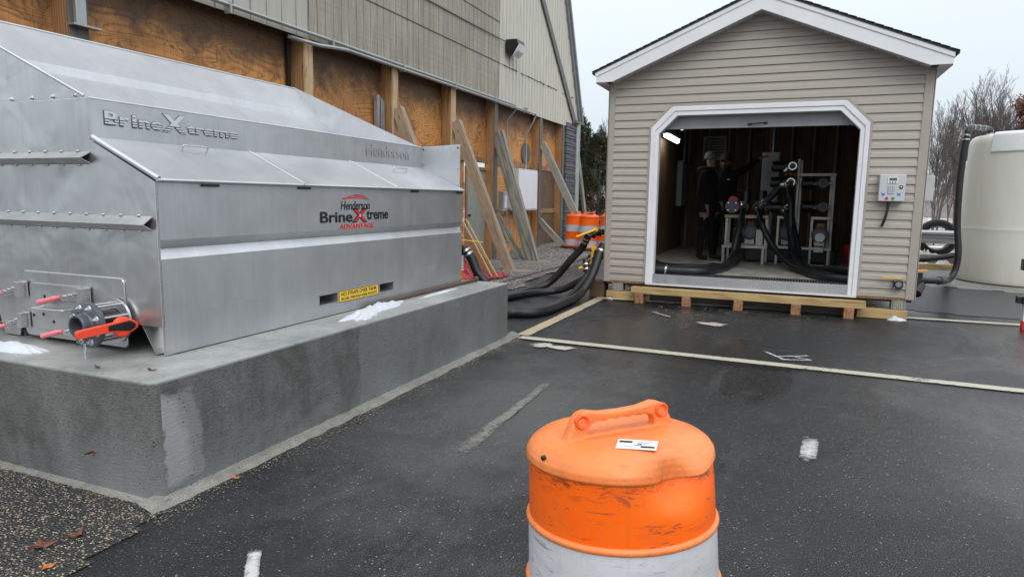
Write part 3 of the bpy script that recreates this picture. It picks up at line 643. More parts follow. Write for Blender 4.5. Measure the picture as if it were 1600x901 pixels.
# lids
def lidp(t, y, off=0.):        # t 0 top, 1 bottom
    x = -3.262+(TX+.018+3.262)*t; z = 1.617+(1.413-1.617)*t; L = math.hypot(.425, .204); n_ = Vector((.204/L, 0, .425/L*1.)); return Vector((x, y, z))+n_*off
ysl = [TY0-.006, 3.39, 4.46, TY1+.0]
for i in range(3):
    a, b = ysl[i]+(.003 if i else 0), ysl[i+1]-.003
    mb = MB(); mb.add([lidp(0, a, .004), lidp(1, a, .004), lidp(1, b, .004), lidp(0, b, .004), lidp(0, a, .016), lidp(1, a, .016), lidp(1, b, .016), lidp(0, b, .016)],
                      [(0, 3, 2, 1), (4, 5, 6, 7), (0, 1, 5, 4), (1, 2, 6, 5), (2, 3, 7, 6), (3, 0, 4, 7)])
    lid = obj('lid', mb, STEELT, tank, bevel=.003)
    e_ = MB()
    for yy in ((a+.009,) if i == 0 else (a+.004,)): e_.tube([lidp(0, yy, .016), lidp(1, yy, .016)], .012 if i == 0 else .006, 8, sub=1)
    e_.tube([lidp(1.0, a, .008), lidp(1.0, b, .008)], .007, 8, sub=1)
    obj('lid_edge', e_, STEELW, lid, smooth=60)
    if i != 1:
        hh = MB(); ya, yb, t0, t1 = ((2.80, 2.97, .20, .20) if i == 0 else (4.86, 5.06, .34, .34))
        hh.tube([lidp(t0, ya, .01), lidp(t0, ya, .045), lidp(t0, ya+.02, .052), lidp(t1, yb-.02, .052), lidp(t1, yb, .045), lidp(t1, yb, .01)], .005, 8, sub=3)
        obj('lid_handle', hh, CHROME, lid, smooth=60)
for yy in (2.62, 3.36, 4.70, 5.50): mb = MB(); mb.box(TX-.01, TX+.012, yy, yy+.11, 1.395, 1.408); obj('lid_hinge', mb, BLK, tank)
# lettered front panel of the hopper
mb = MB(); mb.prism([(-3.266, TY0, 1.60), (-3.268, TY0, 1.822), (-3.276, TY0, 1.826), (-3.276, TY0, 1.60)], (0, TY1-TY0, 0)); fp = obj('front_panel', mb, STEEL, tank)
mb = MB(); mb.tube([(-3.271, TY0, 1.823), (-3.271, TY1-.01, 1.822)], .006, 8, sub=1); obj('rolled_edge', mb, STEELW, fp, smooth=60)
# hopper sheets
def slab(pf, y0, y1, th):
    m_ = MB()
    for (xa, za), (xb, zb) in zip(pf, pf[1:]):
        m_.add([(xa, y0, za), (xb, y0, zb), (xb, y1, zb), (xa, y1, za)], [(0, 1, 2, 3)])
        m_.add([(xa-.002, y0, za-th), (xb-.002, y0, zb-th), (xb-.002, y1, zb-th), (xa-.002, y1, za-th)], [(3, 2, 1, 0)])
    return m_
H0, H1 = TY0+.012, TY1-.012
obj('hopper_rear_sheet', slab([(-4.754, 2.425), (-4.462, 2.168)], H0, H1, .008), STEELT, tank, recalc=False)
obj('hopper_band', slab([(-4.462, 2.168), (-4.445, 2.108)], H0, H1, .008), STEELW, tank, recalc=False)
obj('hopper_floor', slab([(-4.445, 2.108), (-3.62, 1.45)], H0, H1, .008), STEELT, tank, recalc=False)
mb = MB(); mb.tube([(-4.756, TY0, 2.427), (-4.756, TY1, 2.427)], .009, 8, sub=1); mb.prism([(-4.754, H0, 2.425), (-4.775, H0, 2.405), (-5.0, H0, 1.8), (-5.0, H0, 1.39), (-4.99, H0, 1.39), (-4.99, H0, 1.8)], (0, H1-H0, 0)); obj('hopper_back', mb, STEELN, tank, smooth=30)
for yy, nm in ((TY0-.002, 0), (TY1-.012, 1)):
    mb = MB(); mb.prism([(-3.300, yy, 1.826), (-4.754, yy, 2.475 if nm == 0 else 2.44), (-5.0, yy, 1.9), (-5.0, yy, 1.826 if nm == 0 else 1.3), (-3.300, yy, 1.826 if nm == 0 else 1.3)], (0, .010, 0))
    wp = obj('wing_plate', mb, STEELN if nm == 0 else STEEL, tank)
    if nm == 0:
        b_ = MB(); b_.tube([(-3.292, yy, 1.832), (-3.31, yy, 1.842), (-4.754, yy, 2.480)], .006, 6, sub=1); obj('folded_lip', b_, STEELW, wp)
        for k in range(9):
            b_ = MB(); x = -3.36-.165*k; b_.cyl((x, yy, 1.838), (x, yy-.012, 1.838), .009, n=6); b_.cyl((x, yy, 1.838), (x, yy-.002, 1.838), .014, n=14); obj('bolt', b_, CHROME, wp)
mb = MB(); mb.prism([(-3.286, TY1, 1.822), (-2.862, TY1, 1.842), (-2.866, TY1, 1.40), (-2.90, TY1, 1.40), (-3.270, TY1, 1.59)], (0, .010, 0)); cpz = obj('end_cap_plate', mb, STEELT, tank, bevel=.002)
for (x, z) in ((-2.885, 1.81), (-2.885, 1.62), (-2.885, 1.46), (-3.25, 1.80), (-3.25, 1.66)):
    b_ = MB(); b_.cyl((x, TY1, z), (x, TY1-.006, z), .008, n=10); obj('rivet', b_, BLK if z > 1.7 else GALV, cpz)
# two open ended stiffening angles on the near end
for (xr, zt, zm, zb) in ((-3.270, 1.560, 1.526, 1.496), (-2.862, 1.245, 1.205, 1.172)):
    mb = MB(); pr = .058; th = .004; yy = TY0-.004
    o_ = [(yy, zt), (yy-pr, zm), (yy, zb)]; i_ = [(yy, zt-.006), (yy-pr+.007, zm), (yy, zb+.006)]
    vs = [(x, a, b) for x in (xr, TXB) for a, b in (o_[0], o_[1], o_[2], i_[2], i_[1], i_[0])]
    fs = [(k, (k+1) % 6, 6+(k+1) % 6, 6+k) for k in range(6)]+[(0, 1, 4, 5), (1, 2, 3, 4)]
    mb.add(vs, fs); br_ = obj('stiffener_bar', mb, STEELN, tank)
    w_ = MB()
    for k in range(9):
        x = xr-.09-.125*k
        for zz in (zt+.003, zb-.003): w_ = MB(); w_.tube([(x-.013, yy-.003, zz), (x, yy-.006, zz), (x+.013, yy-.003, zz)], .0045, 6, sub=2); obj('stitch_weld', w_, CHROME, br_, smooth=60)
# hatch plate
def rrect(x0, x1, z0, z1, r, y):
    P_ = []
    for cx, cz, a in ((x1-r, z1-r, 0), (x0+r, z1-r, 90), (x0+r, z0+r, 180), (x1-r, z0+r, 270)):
        for k in range(5): t = R(a+22.5*k); P_.append((cx+r*math.cos(t), y, cz+r*math.sin(t)))
    return P_
mb = MB(); mb.prism(rrect(-3.868, -3.083, .575, .925, .025, TY0-.004), (0, -.008, 0)); hp = obj('hatch_plate', mb, STEELN, tank)
mb = MB(); rr_ = rrect(-3.870, -3.081, .573, .927, .025, TY0-.008); mb.tube([rr_[i] for i in range(0, 11)]+[rr_[15], rr_[19]][:0], .0045, 6, sub=1); mb.tube(rr_[15:]+rr_[:2], .0045, 6, sub=1); obj('hatch_weld', mb, CHROME, hp, smooth=60)
mb = MB(); mb.prism(rrect(-3.80, -3.36, .615, .868, .02, TY0-.012), (0, -.010, 0)); mb.box(-3.90, -3.80, TY0-.022, TY0-.012, .60, .90) if 0 else None
hd = obj('hatch_door', mb, STEELN, tank, bevel=.002)
mb = MB(); mb.tube([(-3.73, TY0-.02, .735), (-3.73, TY0-.055, .737), (-3.70, TY0-.068, .738), (-3.50, TY0-.068, .742), (-3.475, TY0-.055, .742), (-3.475, TY0-.02, .742)], .005, 8, sub=4); obj('wire_handle', mb, CHROME, hd, smooth=60)
for x, z in ((-3.70, .70), (-3.62, .665), (-3.68, .80), (-3.78, .69)):
    mb = MB(); mb.cyl((x, TY0-.02, z), (x, TY0-.024, z), .009, n=12); obj('rivet', mb, BLK, hd)
# toggle clamps with pink grips
for (bx, bz, gx0, gz0, gx1, gz1) in ((-3.345, .842, -3.514, .809, -3.668, .772), (-3.335, .655, -3.519, .628, -3.659, .590), (-3.845, .845, -3.99, .800, -4.10, .775), (-3.845, .675, -3.985, .618, -4.12, .595)):
    mb = MB(); y_ = TY0-.02
    mb.box(bx-.02, bx+.022, y_-.045, y_, bz-.055, bz+.025); mb.box(bx-.04, bx+.03, y_-.004, y_, bz-.06, bz+.03)
    mb.bar((bx, y_-.035, bz-.01), (gx0+.03, y_-.040, gz0+.004), .006, .018); mb.bar((bx-.02, y_-.020, bz-.03), (gx0+.02, y_-.035, gz0-.012), .006, .014)
    mb.tube([(bx-.03, y_-.02, bz-.045), (bx-.16, y_-.02, bz-.035), (gx0-.20, y_-.022, gz0-.03)], .0035, 6)
    for q in (.2, .45, .7):
        mb.cyl((bx+(gx0-bx)*q, y_-.052, bz+(gz0-bz)*q), (bx+(gx0-bx)*q, y_-.02, bz+(gz0-bz)*q), .008, n=10)
    cl_ = obj('toggle_clamp', mb, CHROME, tank, bevel=.0015)
    mb = MB(); mb.tube([(gx0+.02, y_-.04, gz0+.004), (gx0-.01, y_-.042, gz0-.002), ((gx0+gx1)/2, y_-.043, (gz0+gz1)/2), (gx1+.012, y_-.043, gz1+.003), (gx1, y_-.043, gz1)], lambda t: .0135 if .25 < t < .93 else (.009 if t <= .25 else .007), 12, sub=5)
    obj('clamp_grip', mb, PINK, cl_, smooth=60)
# outlet valve, flange, lever
vx, vz = -3.137, .716
mb = MB(); mb.lathe([(.03, 2.335), (.060, 2.335), (.060, 2.17), (.03, 2.17)], (vx, 0, vz), 24, 'y')
va = obj('outlet_valve', mb, BLK, tank, smooth=40)
mb = MB(); mb.lathe([(.062, 2.325), (.113, 2.325), (.113, 2.312), (.062, 2.312), (.062, 2.325)], (vx, 0, vz), 40, 'y')
for k in range(8):
    t = R(22.5+45*k); mb.cyl((vx+.092*math.cos(t), 2.33, vz+.092*math.sin(t)), (vx+.092*math.cos(t), 2.19, vz+.092*math.sin(t)), .0065, n=8)
obj('valve_ring', mb, CHROME, va, smooth=40)
mb = MB(); mb.lathe([(.045, 2.19), (.108, 2.19), (.112, 2.186), (.112, 2.163), (.108, 2.16), (.066, 2.158), (.058, 2.15), (.058, 2.118), (.054, 2.114), (.046, 2.114), (.044, 2.12), (.044, 2.19)], (vx, 0, vz), 48, 'y')
fl = obj('pipe_flange', mb, PVC, va, smooth=35)
for k in range(8):
    t = R(22.5+45*k); x, z = vx+.088*math.cos(t), vz+.088*math.sin(t); mb = MB()
    mb.lathe([(.004, 2.156), (.016, 2.156), (.018, 2.160)], (x, 0, z), 18, 'y'); mb.cyl((x, 2.16, z), (x, 2.146, z), .0095, n=6); mb.cyl((x, 2.15, z), (x, 2.138, z), .0055, n=10); obj('flange_bolt', mb, CHROME, fl, smooth=30)
mb = MB(); mb.lathe([(.0, 2.20), (.044, 2.20)], (vx, 0, vz), 24, 'y'); mb.cyl((vx+.05, 2.255, .70), (vx+.12, 2.255, .70), .022, n=14); obj('valve_stem', mb, BLK, va)
mb = MB(); lx = -3.012; mb.lathe([(.0, lx+.016), (.040, lx+.016), (.051, lx+.008), (.051, lx-.014), (.0, lx-.014)], (0, 2.262, .702), 32, 'x')
mb.prism([(lx-.004, 2.335, .715), (lx-.004, 2.335, .690), (lx-.004, 2.30, .672), (lx-.004, 2.16, .688), (lx-.004, 2.03, .683), (lx-.004, 2.022, .69), (lx-.004, 2.022, .716), (lx-.004, 2.03, .722), (lx-.004, 2.16, .730), (lx-.004, 2.30, .738)], (.022, 0, 0))
lev = obj('valve_lever', mb, ORG_, va, bevel=.003, smooth=35)
mb = MB(); mb.prism([(lx+.0185, 2.318, .712), (lx+.0185, 2.318, .695), (lx+.0185, 2.29, .681), (lx+.0185, 2.175, .697), (lx+.0185, 2.175, .722), (lx+.0185, 2.29, .730)], (.002, 0, 0)); obj('lever_inset', mb, BLK, lev)
mb = MB(); mb.tube([(vx+.0, 2.15, .625), (vx+.004, 2.148, .60), (vx+.002, 2.146, .575), (vx+.008, 2.146, .553)], lambda t: .005-.002*t, 8)
WATER = G('dripping_water').fin((.9, .93, .95), .05, Transmission_Weight=.8, IOR=1.33); tag(obj('water_drip', mb, WATER, smooth=60), 'thin trickle of water falling from the grey valve flange to the pad', 'water')
# rear outlet with yellow lever, at the far end
mb = MB(); mb.tube([(-3.42, 5.60, .84), (-3.40, 6.2, .84), (-3.36, 6.50, .82), (-3.315, 6.60, .775)], .055, 14); mb.lathe([(.03, -.03), (.085, -.03), (.085, .03), (.03, .03)], (-3.41, 5.9, .84), 20, 'y'); rv = obj('rear_outlet', mb, BLK, tank, smooth=40)
mb = MB(); mb.bar((-3.40, 6.55, .905), (-3.085, 6.60, .878), .035, .010); mb.cyl((-3.38, 6.55, .86), (-3.38, 6.55, .91), .02, n=10); obj('outlet_lever', mb, YEL, rv, bevel=.003)
# lettering and label on the side
SXv = TX+.001
def stext(nm, s_, y0, y1, z0, z1, mt, x=None, ext=.0015, **k): return text(nm, s_, (x if x is not None else SXv, y0, z0), (0, 1, 0), (0, 0, 1), y1-y0, z1-z0, mt, tank, ext, **k)
stext('lettering', 'Henderson', 3.785, 4.125, 1.262, 1.322, INK, bold=.008, shear=.18)
stext('lettering', 'Brine', 3.565, 3.915, 1.178, 1.252, INK, bold=.022)
stext('lettering', 'treme', 4.085, 4.365, 1.190, 1.256, INK, bold=.022)
stext('lettering', 'X', 3.905, 4.095, 1.172, 1.270, INK, bold=.05)
stext('lettering', 'X', 3.925, 4.078, 1.180, 1.262, RED, x=SXv+.0016, bold=.015)
stext('lettering', 'ADVANTAGE', 3.765, 4.175, 1.130, 1.166, RED, bold=.015, shear=.08)
mb = MB()
for k, (a, b, ca, th) in enumerate((((3.80, 1.337), (4.10, 1.331), (3.97, 1.353), .010), ((3.86, 1.352), (4.115, 1.332), (4.00, 1.366), .008), ((3.94, 1.362), (4.125, 1.330), (4.03, 1.375), .007))):
    n = 14; top = []; bot = []
    for i in range(n+1):
        t = i/n; y = (1-t)**2*a[0]+2*t*(1-t)*ca[0]+t*t*b[0]; z = (1-t)**2*a[1]+2*t*(1-t)*ca[1]+t*t*b[1]
        w_ = th*(1-t)**.6*(1 if t > .02 else .8); top.append((SXv+.0005*k, y, z+w_/2)); bot.append((SXv+.0005*k, y, z-w_/2))
    mb.prism(top+bot[::-1], (.0015, 0, 0))
obj('wing_emblem', mb, RED, tank)
mb = MB()
for k in range(6):
    t = R(60*k); mb.bar((SXv+.0042, 4.0015, 1.221), (SXv+.0042, 4.0015+.013*math.cos(t), 1.221+.013*math.sin(t)), .003, .001, up=(1, 0, 0))
obj('snowflake_mark', mb, WHITE, tank)
mb = MB(); mb.box(TX+.0015, TX+.0035, 3.745, 4.222, .628, .707); wl = obj('warning_label', mb, YLAB, tank)
mb = MB(); mb.ring([(TX+.0036, a, b) for a, b in ((3.745, .628), (4.222, .628), (4.222, .707), (3.745, .707))], [(TX+.0036, a, b) for a, b in ((3.749, .632), (4.218, .632), (4.218, .703), (3.749, .703))], (.0006, 0, 0)); obj('label_border', mb, INK, wl)
text('lettering', 'NO STRAPS OVER TANK', (TX+.0036, 3.768, .670), (0, 1, 0), (0, 0, 1), .43, .026, INK, wl, .001, bold=.015)
text('lettering', 'SECURE THROUGH FORK POCKETS', (TX+.0036, 3.768, .641), (0, 1, 0), (0, 0, 1), .43, .019, INK, wl, .001, bold=.012)
# cut-out lettering on the hopper panel: slotted letters
def m_cut():
    g = G('slotted_cut_letters'); z = g.sep(g.geo())[2]
    w = g.math('SUBTRACT', z, 1.700); low = g.math('LESS_THAN', w, .036)
    s_ = g.math('LESS_THAN', g.math('FRACT', g.math('MULTIPLY', w, 78.)), .42); d = g.math('MULTIPLY', low, s_)
    return g.fin(g.mix(d, (.72, .73, .74), (.10, .10, .10)), .35, .8)
CUT = m_cut(); CUTE = simple('cut_edge_shadow_metal', (.16, .16, .165), .5, .6)
def ctext(s_, y0, y1, z0, z1, bold):
    a = stext('cut_lettering', s_, y0-.003, y1+.003, z0-.003, z1+.002, CUTE, x=-3.2655, ext=.0012, bold=bold*.4+.012)  # dark offset copy behind the letters paints the shaded rim of the cut
    b = stext('cut_lettering', s_, y0, y1, z0, z1, CUT, x=-3.2640, ext=.0015, bold=bold*.4)
ctext('Br', 2.425, 2.565, 1.700, 1.770, .05); ctext('i', 2.580, 2.608, 1.700, 1.765, .03); ctext('ne', 2.620, 2.765, 1.700, 1.745, .05)
ctext('X', 2.768, 2.925, 1.697, 1.795, .09); ctext('treme', 2.930, 3.320, 1.700, 1.752, .05)
stext('cut_lettering', 'Henderson', 4.710, 5.375, 1.692, 1.790, simple('cut_edge_soft', (.34, .34, .35), .5, .7), x=-3.2655, ext=.0012, bold=.0)  # dark copy behind: shade of the cut rim as colour, softer here
stext('cut_lettering', 'Henderson', 4.716, 5.382, 1.688, 1.786, STEEL, x=-3.2640, ext=.0015, bold=-.002)

# ------------------------------------------------------------------ plywood sided storage building on the left
WX = -6.95; PX = -7.20
bar = thing('storage_building', 'tall weathered storage building with orange plywood base, timber posts and grey grooved siding', 'building', (WX, 12, -.2))
YA = 2.2
def edge_y(z): return 22.55-(z-4.0)*.50            # sloping right edge of the gable
# plywood sheets, one per bay and course
PPOST = [(4.84, 5.06), (8.46, 8.66), (10.89, 11.09), (13.21, 13.43), (15.50, 15.72), (18.76, 18.98), (20.86, 21.05)]
bays = [(YA, PPOST[0][0]+.05)]+[(PPOST[i][1]-.05, PPOST[i+1][0]+.05) for i in range(6)]
for i, (a, b) in enumerate(bays):
    for (z0, z1) in ((-.3, .985), (.99, 2.285), (2.29, 4.2)):
        if i == 4 and z0 < 2:       # door bay
            for aa, bb in ((a, 14.33),):
                mb = MB(); mb.box(PX-.02, PX, aa, bb, z0, z1); obj('plywood_sheet', mb, PLY, bar)
            continue
        mb = MB(); mb.box(PX-.02, PX, a, b, z0, z1); obj('plywood_sheet', mb, PLY, bar)
PWD = m_plywood('dark_brown_plywood', (.085, .045, .025), (.15, .085, .045), (.02, .014, .011))  # darker brown version of the plywood, for one sheet in the last bay
mb = MB(); mb.box(PX, PX+.012, 19.0, 20.85, -.25, 2.25); obj('dark_sheet', mb, PWD, bar)
mb = MB(); mb.box(PX, PX+.014, 5.2, 7.2, 3.0, 3.35); mb.box(PX, PX+.016, 6.1, 8.3, 2.72, 2.99); obj('peeling_veneer', mb, m_plywood('pale_split_plywood', (.42, .26, .10), (.55, .36, .16), (.20, .10, .04)), bar) if 0 else None
mb = MB()
for i, (a, b) in enumerate(bays):
    for z in (2.28, .98):
        if i == 4 and z < 2: continue
        mb = MB(); mb.box(PX+.0, PX+.045, a+.02, b-.02, z-.07, z+.07); obj('girt', mb, POSTW, bar, bevel=.004)
for k, (a, b) in enumerate(PPOST):
    grey = k in (0, 4, 5, 6)
    mb = MB(); mb.box(WX-.26, WX-.03, a, b, -.35, 3.75); obj('post', mb, POSTW, bar, bevel=.006)
    mb = MB(); mb.box(WX-.03, WX+.004, a+.0, b-.01, -.35, 3.70); obj('post_face', mb, POSTG if grey else POSTL, bar, bevel=.005)
# braces
def brace(yc, x0, z0, x1, z1, w, d, mt, y1=None):
    mb = MB(); y1 = yc if y1 is None else y1
    mb.bar((0, 0, 0), (0, 0, 1), d, w); L = (Vector((x1, y1, z1))-Vector((x0, yc, z0))).length
    me = MB(); me.box(-d/2, d/2, -w/2, w/2, 0, L)
    o = obj('brace', me, mt, bevel=.006, loc=(0, 0, 0)); q = (Vector((x1, y1, z1))-Vector((x0, yc, z0))).to_track_quat('Z', 'Y')
    o.rotation_mode = 'QUATERNION'; o.rotation_quaternion = q; o.location = Vector((x0, yc, z0))-org(bar); o.parent = bar
    mf = MB()
    for s_ in (-1, 1): mf.box(-d/2-.002, -d/2+.003, s_*w*.22-.006, s_*w*.22+.006, .15, L-.2)
    return o
brace(10.99, -5.58, -.22, WX+.05, 2.98, .20, .15, BRTAN)
brace(13.33, -5.56, -.24, WX+.05, 3.00, .22, .15, BRTAN)
brace(15.60, -5.90, -.20, WX+.05, 2.98, .30, .16, BRGREY)
brace(15.95, -6.34, -.22, WX-.0, .95, .16, .12, BRGREY, 15.66)
brace(18.88, -5.31, -.10, WX+.05, 2.95, .20, .14, BRGREY)
brace(18.90, -6.09, -.13, WX-.02, .72, .17, .13, BRGREY)
brace(23.4, -6.75, -.05, -7.0, 3.1, .12, .10, BRGREY, 22.6)
for (x, y) in ((-5.35, 13.3), (-5.72, 15.55), (-5.4, 10.99)):
    mb = MB(); mb.box(x-.35, x+.28, y-.16, y+.16, gz(x+.28, y)-.15, gz(x+.2, y)+.022); obj('brace_footing', mb, m_concrete('sandy_footing', (.24, .20, .15), (.36, .31, .24)) if x == -5.35 else bpy.data.materials['sandy_footing'], bar, bevel=.01)
# door in the sixth bay
mb = MB(); mb.box(PX-.01, PX+.015, 14.43, 15.47, -.22, 2.03); dr = obj('door', mb, DOORG, bar)
mb = MB(); mb.ring([(PX+.0, 14.36, -.24), (PX, 15.54, -.24), (PX, 15.54, 2.10), (PX, 14.36, 2.10)], [(PX, 14.43, -.22), (PX, 15.47, -.22), (PX, 15.47, 2.03), (PX, 14.43, 2.03)], (.05, 0, 0)); obj('door_frame', mb, POSTW, dr)
mb = MB(); mb.cyl((PX+.015, 14.53, .93), (PX+.06, 14.53, .93), .02, .02); mb.cyl((PX+.05, 14.53, .93), (PX+.085, 14.53, .93), .032, .026); obj('door_handle', mb, BLK, dr, smooth=40)
# siding: grooved boards and ribbed metal, real grooves and ribs
def siding(name, y0, y1, pitch, gw, gd, mt, z0=3.70, x=WX+.01, ztop=None, rib=False):
    mb = MB(); y = y0; zt = lambda yy: (min(16., 4.0+(22.55-yy)/.50) if ztop is None else ztop)
    while y < y1-.01:
        ye = min(y+pitch, y1); cuts = [(y, 0), (ye-gw, 0), (ye-gw+.004, -gd), (ye-.004, -gd), (ye, 0)] if not rib else [(y, 0), (ye-gw, 0), (ye-gw*.72, gd), (ye-gw*.28, gd), (ye, 0)]
        for (a, da), (b, db) in zip(cuts, cuts[1:]):
            za, zb = zt(a), zt(b)
            mb.add([(x+da, a, z0), (x+db, b, z0), (x+db, b, zb), (x+da, a, za)], [(0, 1, 2, 3)])
        y = ye
    mb.box(x-.06, x-.02, y0, y1, z0+.02, z0+.3)
    return obj(name, mb, mt, bar, recalc=False)
siding('panel_siding', YA, 8.56, .305, .028, .020, RIBL)
siding('grooved_siding', 8.56, 15.72, .203, .022, .022, T111, x=WX+.022)
siding('ribbed_siding', 15.72, 22.45, .23, .075, .018, RIBM)
mb = MB(); mb.prism([(WX-.04, YA, 3.72), (WX-.04, 22.4, 3.72), (WX-.04, 22.4, 4.0), (WX-.04, 16.3, 16.0), (WX-.04, YA, 16.)], (-.05, 0, 0)); obj('gable_backing', mb, DARKW, bar)
for (y0, z0_, y1, z1_, r_) in ((8.6, 4.66, 15.7, 4.67, .007), (8.6, 5.62, 15.7, 5.62, .006)):
    mb = MB(); mb.box(WX+.012, WX+.03, y0, y1, z0_, z0_+.016); obj('board_seam', mb, DARKW, bar)
mb = MB()
for k in range(27):
    y = 15.75+k*.235
    if rnd.random() < .8: mb.box(WX+.008, WX+.016+.012*rnd.random(), y, y+.2, 4.655+.012*rnd.random(), 4.67+.02*rnd.random())
obj('panel_joint', mb, DARKW, bar)
tb = MB(); tb.prism([(WX+.03, 18.30, 7.10), (WX+.03, 18.62, 7.10), (WX+.03, 22.10, 3.96), (WX+.03, 21.78, 3.90)], (.04, 0, 0)); tb.prism([(WX+.03, 17.2, 8.2), (WX+.03, 17.5, 8.2), (WX+.03, 18.62, 7.10), (WX+.03, 18.30, 7.10)], (.04, 0, 0)); obj('rake_board', tb, TRIMG, bar)
mb = MB(); mb.prism([(WX-.02, 22.45, 3.95), (WX-.02, 22.75, 3.95), (WX-.02, 16.7, 16.2), (WX-.02, 16.4, 16.2)], (.10, 0, 0)); mb.prism([(WX+.02, 22.6, 3.95), (WX+.02, 22.72, 3.95), (WX+.02, 16.67, 16.2), (WX+.02, 16.55, 16.2)], (.12, 0, 0)); obj('gable_trim', mb, ROOFM, bar)
mb = MB(); mb.prism([(WX, 22.75, 3.95), (WX, 16.7, 16.2), (WX, 5, 17.5), (WX, 5, 17.8), (WX, 17.0, 16.4), (WX, 22.95, 3.95)], (-14, 0, 0)); obj('roof', mb, ROOFM, bar)
mb = MB(); mb.box(WX-.1, WX+.17, 21.75, 22.72, 3.86, 3.93); obj('cap_plate', mb, TRIMG, bar)
# wrapped corner column and downpipe
def m_wrap():
    g = G('black_plastic_wrap'); p = g.geo(); n = g.noise(g.map(p, (1, .6, 9)), 2.2, 5, .7, .8)
    return g.fin(g.mix(n, (.03, .03, .035), (.16, .16, .18)), .35, 0., g.bump(n, 1., .05))
mb = MB()
for k in range(48):
    z0 = -.2+k*.084; d_ = .02*math.sin(k*2.1)+.015*nz(k, 3, 1)
    mb.box(WX-.3, WX+.06+d_, 21.12-d_, 22.02, z0, z0+.083)
obj('wrapped_column', mb, m_wrap(), bar, bevel=.02)
mb = MB(); mb.tube([(WX+.05, 22.25, -.1), (WX+.05, 22.25, 3.9)], .11, 12, sub=1); obj('downpipe', mb, GALV, bar, smooth=40)
mb = MB(); mb.box(-8.9, WX-.3, 22.0, 22.6, -.2, 4.0); obj('end_wall', mb, PLY, bar)
# conduits along the siding foot, drops, boxes
mb = MB(); mb.tube([(WX+.09, YA, 3.765), (WX+.09, 10, 3.765), (WX+.09, 16.6, 3.765)], .028, 8, sub=1); obj('conduit', mb, GALV, bar, smooth=40)
mb = MB(); mb.tube([(WX+.11, 9.4, 3.70), (WX+.11, 18.1, 3.70), (WX+.06, 18.2, 3.66), (WX-.0, 18.18, 3.5), (PX+.06, 18.17, 3.2), (PX+.06, 18.15, 2.12)], .024, 8, sub=1); obj('conduit', mb, GALV, bar, smooth=40)
mb = MB(); mb.tube([(WX+.09, 16.6, 3.765), (WX+.05, 16.75, 3.66), (PX+.07, 16.72, 3.4), (PX+.07, 16.72, 2.45), (PX+.07, 16.72, 2.1)], .024, 8, sub=1); obj('conduit', mb, GALV, bar, smooth=40)
mb = MB(); mb.tube([(WX+.11, 9.4, 3.70), (WX+.12, 9.0, 3.66), (WX+.12, 8.6, 3.62), (WX-.05, 8.15, 3.66)], .03, 8, sub=4); obj('conduit', mb, GALV, bar, smooth=40)
for k in range(6):
    y = 6.9+k*2.1; mb = MB(); mb.box(WX+.02, WX+.125, y, y+.03, 3.66, 3.80); obj('conduit_clip', mb, GALV, bar)
mb = MB(); mb.box(PX+.01, PX+.32, 16.95, 18.45, 1.02, 2.16); eb = obj('electric_cabinet', mb, LBOX, bar, bevel=.01); mb = MB(); mb.box(PX+.32, PX+.335, 17.0, 18.4, 1.06, 2.12); obj('cabinet_door', mb, WHITE, eb, bevel=.004)
mb = MB(); mb.box(WX+.0, WX+.14, 15.80, 16.08, 1.02, 1.52); sb_ = obj('meter_box', mb, GALV, bar, bevel=.01); mb = MB(); mb.box(WX+.14, WX+.15, 15.86, 16.02, 1.1, 1.42); obj('meter_window', mb, WHITE, sb_)
mb = MB(); mb.tube([(WX+.06, 16.1, 1.1), (PX+.1, 16.6, 1.08), (PX+.1, 17.0, 1.08)], .02, 8, sub=1); mb.tube([(PX+.08, 16.75, 1.0), (PX+.08, 16.75, .3)], .02, 8, sub=1); obj('conduit', mb, GALV, bar)
mb = MB(); mb.box(PX+.02, PX+.10, 16.6, 16.85, .32, .50); mb.box(PX+.10, PX+.12, 16.9, 17.05, .28, .52); obj('outlet_box', mb, GALV, bar, bevel=.004)
mb = MB(); mb.cyl((PX+.02, 18.2, 2.62), (PX+.05, 18.2, 2.62), .30, n=28); obj('vent_cover', mb, TRIMG, bar, smooth=30)
mb = MB(); mb.box(PX+.03, PX+.10, 10.72, 10.80, 2.4, 3.14); mb.box(PX+.10, PX+.12, 10.70, 10.82, 2.4, 3.1); mb.box(PX+.05, PX+.12, 10.58, 10.66, 2.3, 3.18); obj('metal_channel', mb, GALV, bar)
mb = MB(); mb.box(WX+.004, WX+.05, 4.90, 5.00, 3.05, 3.7); mb.box(WX+.004, WX+.11, 4.82, 5.12, 3.04, 3.06); mb.box(WX+.05, WX+.09, 4.86, 4.89, 3.05, 3.7); obj('post_bracket', mb, GALV, bar)
mb = MB(); mb.box(PX+.02, PX+.07, 8.30, 8.36, 2.0, 3.72); obj('vertical_pipe', mb, BLK, bar)
# wall lamp
wl_ = MB(); wl_.prism([(WX+.03, 16.05, 5.30), (WX+.03, 16.05, 4.98), (WX+.18, 16.05, 4.93), (WX+.36, 16.05, 5.20), (WX+.34, 16.05, 5.30)], (0, .52, 0)); lmp = obj('wall_lamp', wl_, BLK, bar, bevel=.012)
mb = MB(); mb.prism([(WX+.20, 16.09, 4.90), (WX+.375, 16.09, 5.17), (WX+.385, 16.09, 5.20), (WX+.34, 16.09, 5.02)], (0, .44, 0)); obj('lamp_lens', mb, simple('frosted_glass', (.62, .64, .66), .3), lmp, bevel=.01)
mb = MB(); mb.tube([(WX+.05, 15.95, 5.24), (WX+.04, 14, 5.22), (WX+.045, 8.0, 5.18)], .012, 6, sub=1); obj('lamp_cable', mb, BLK, bar)

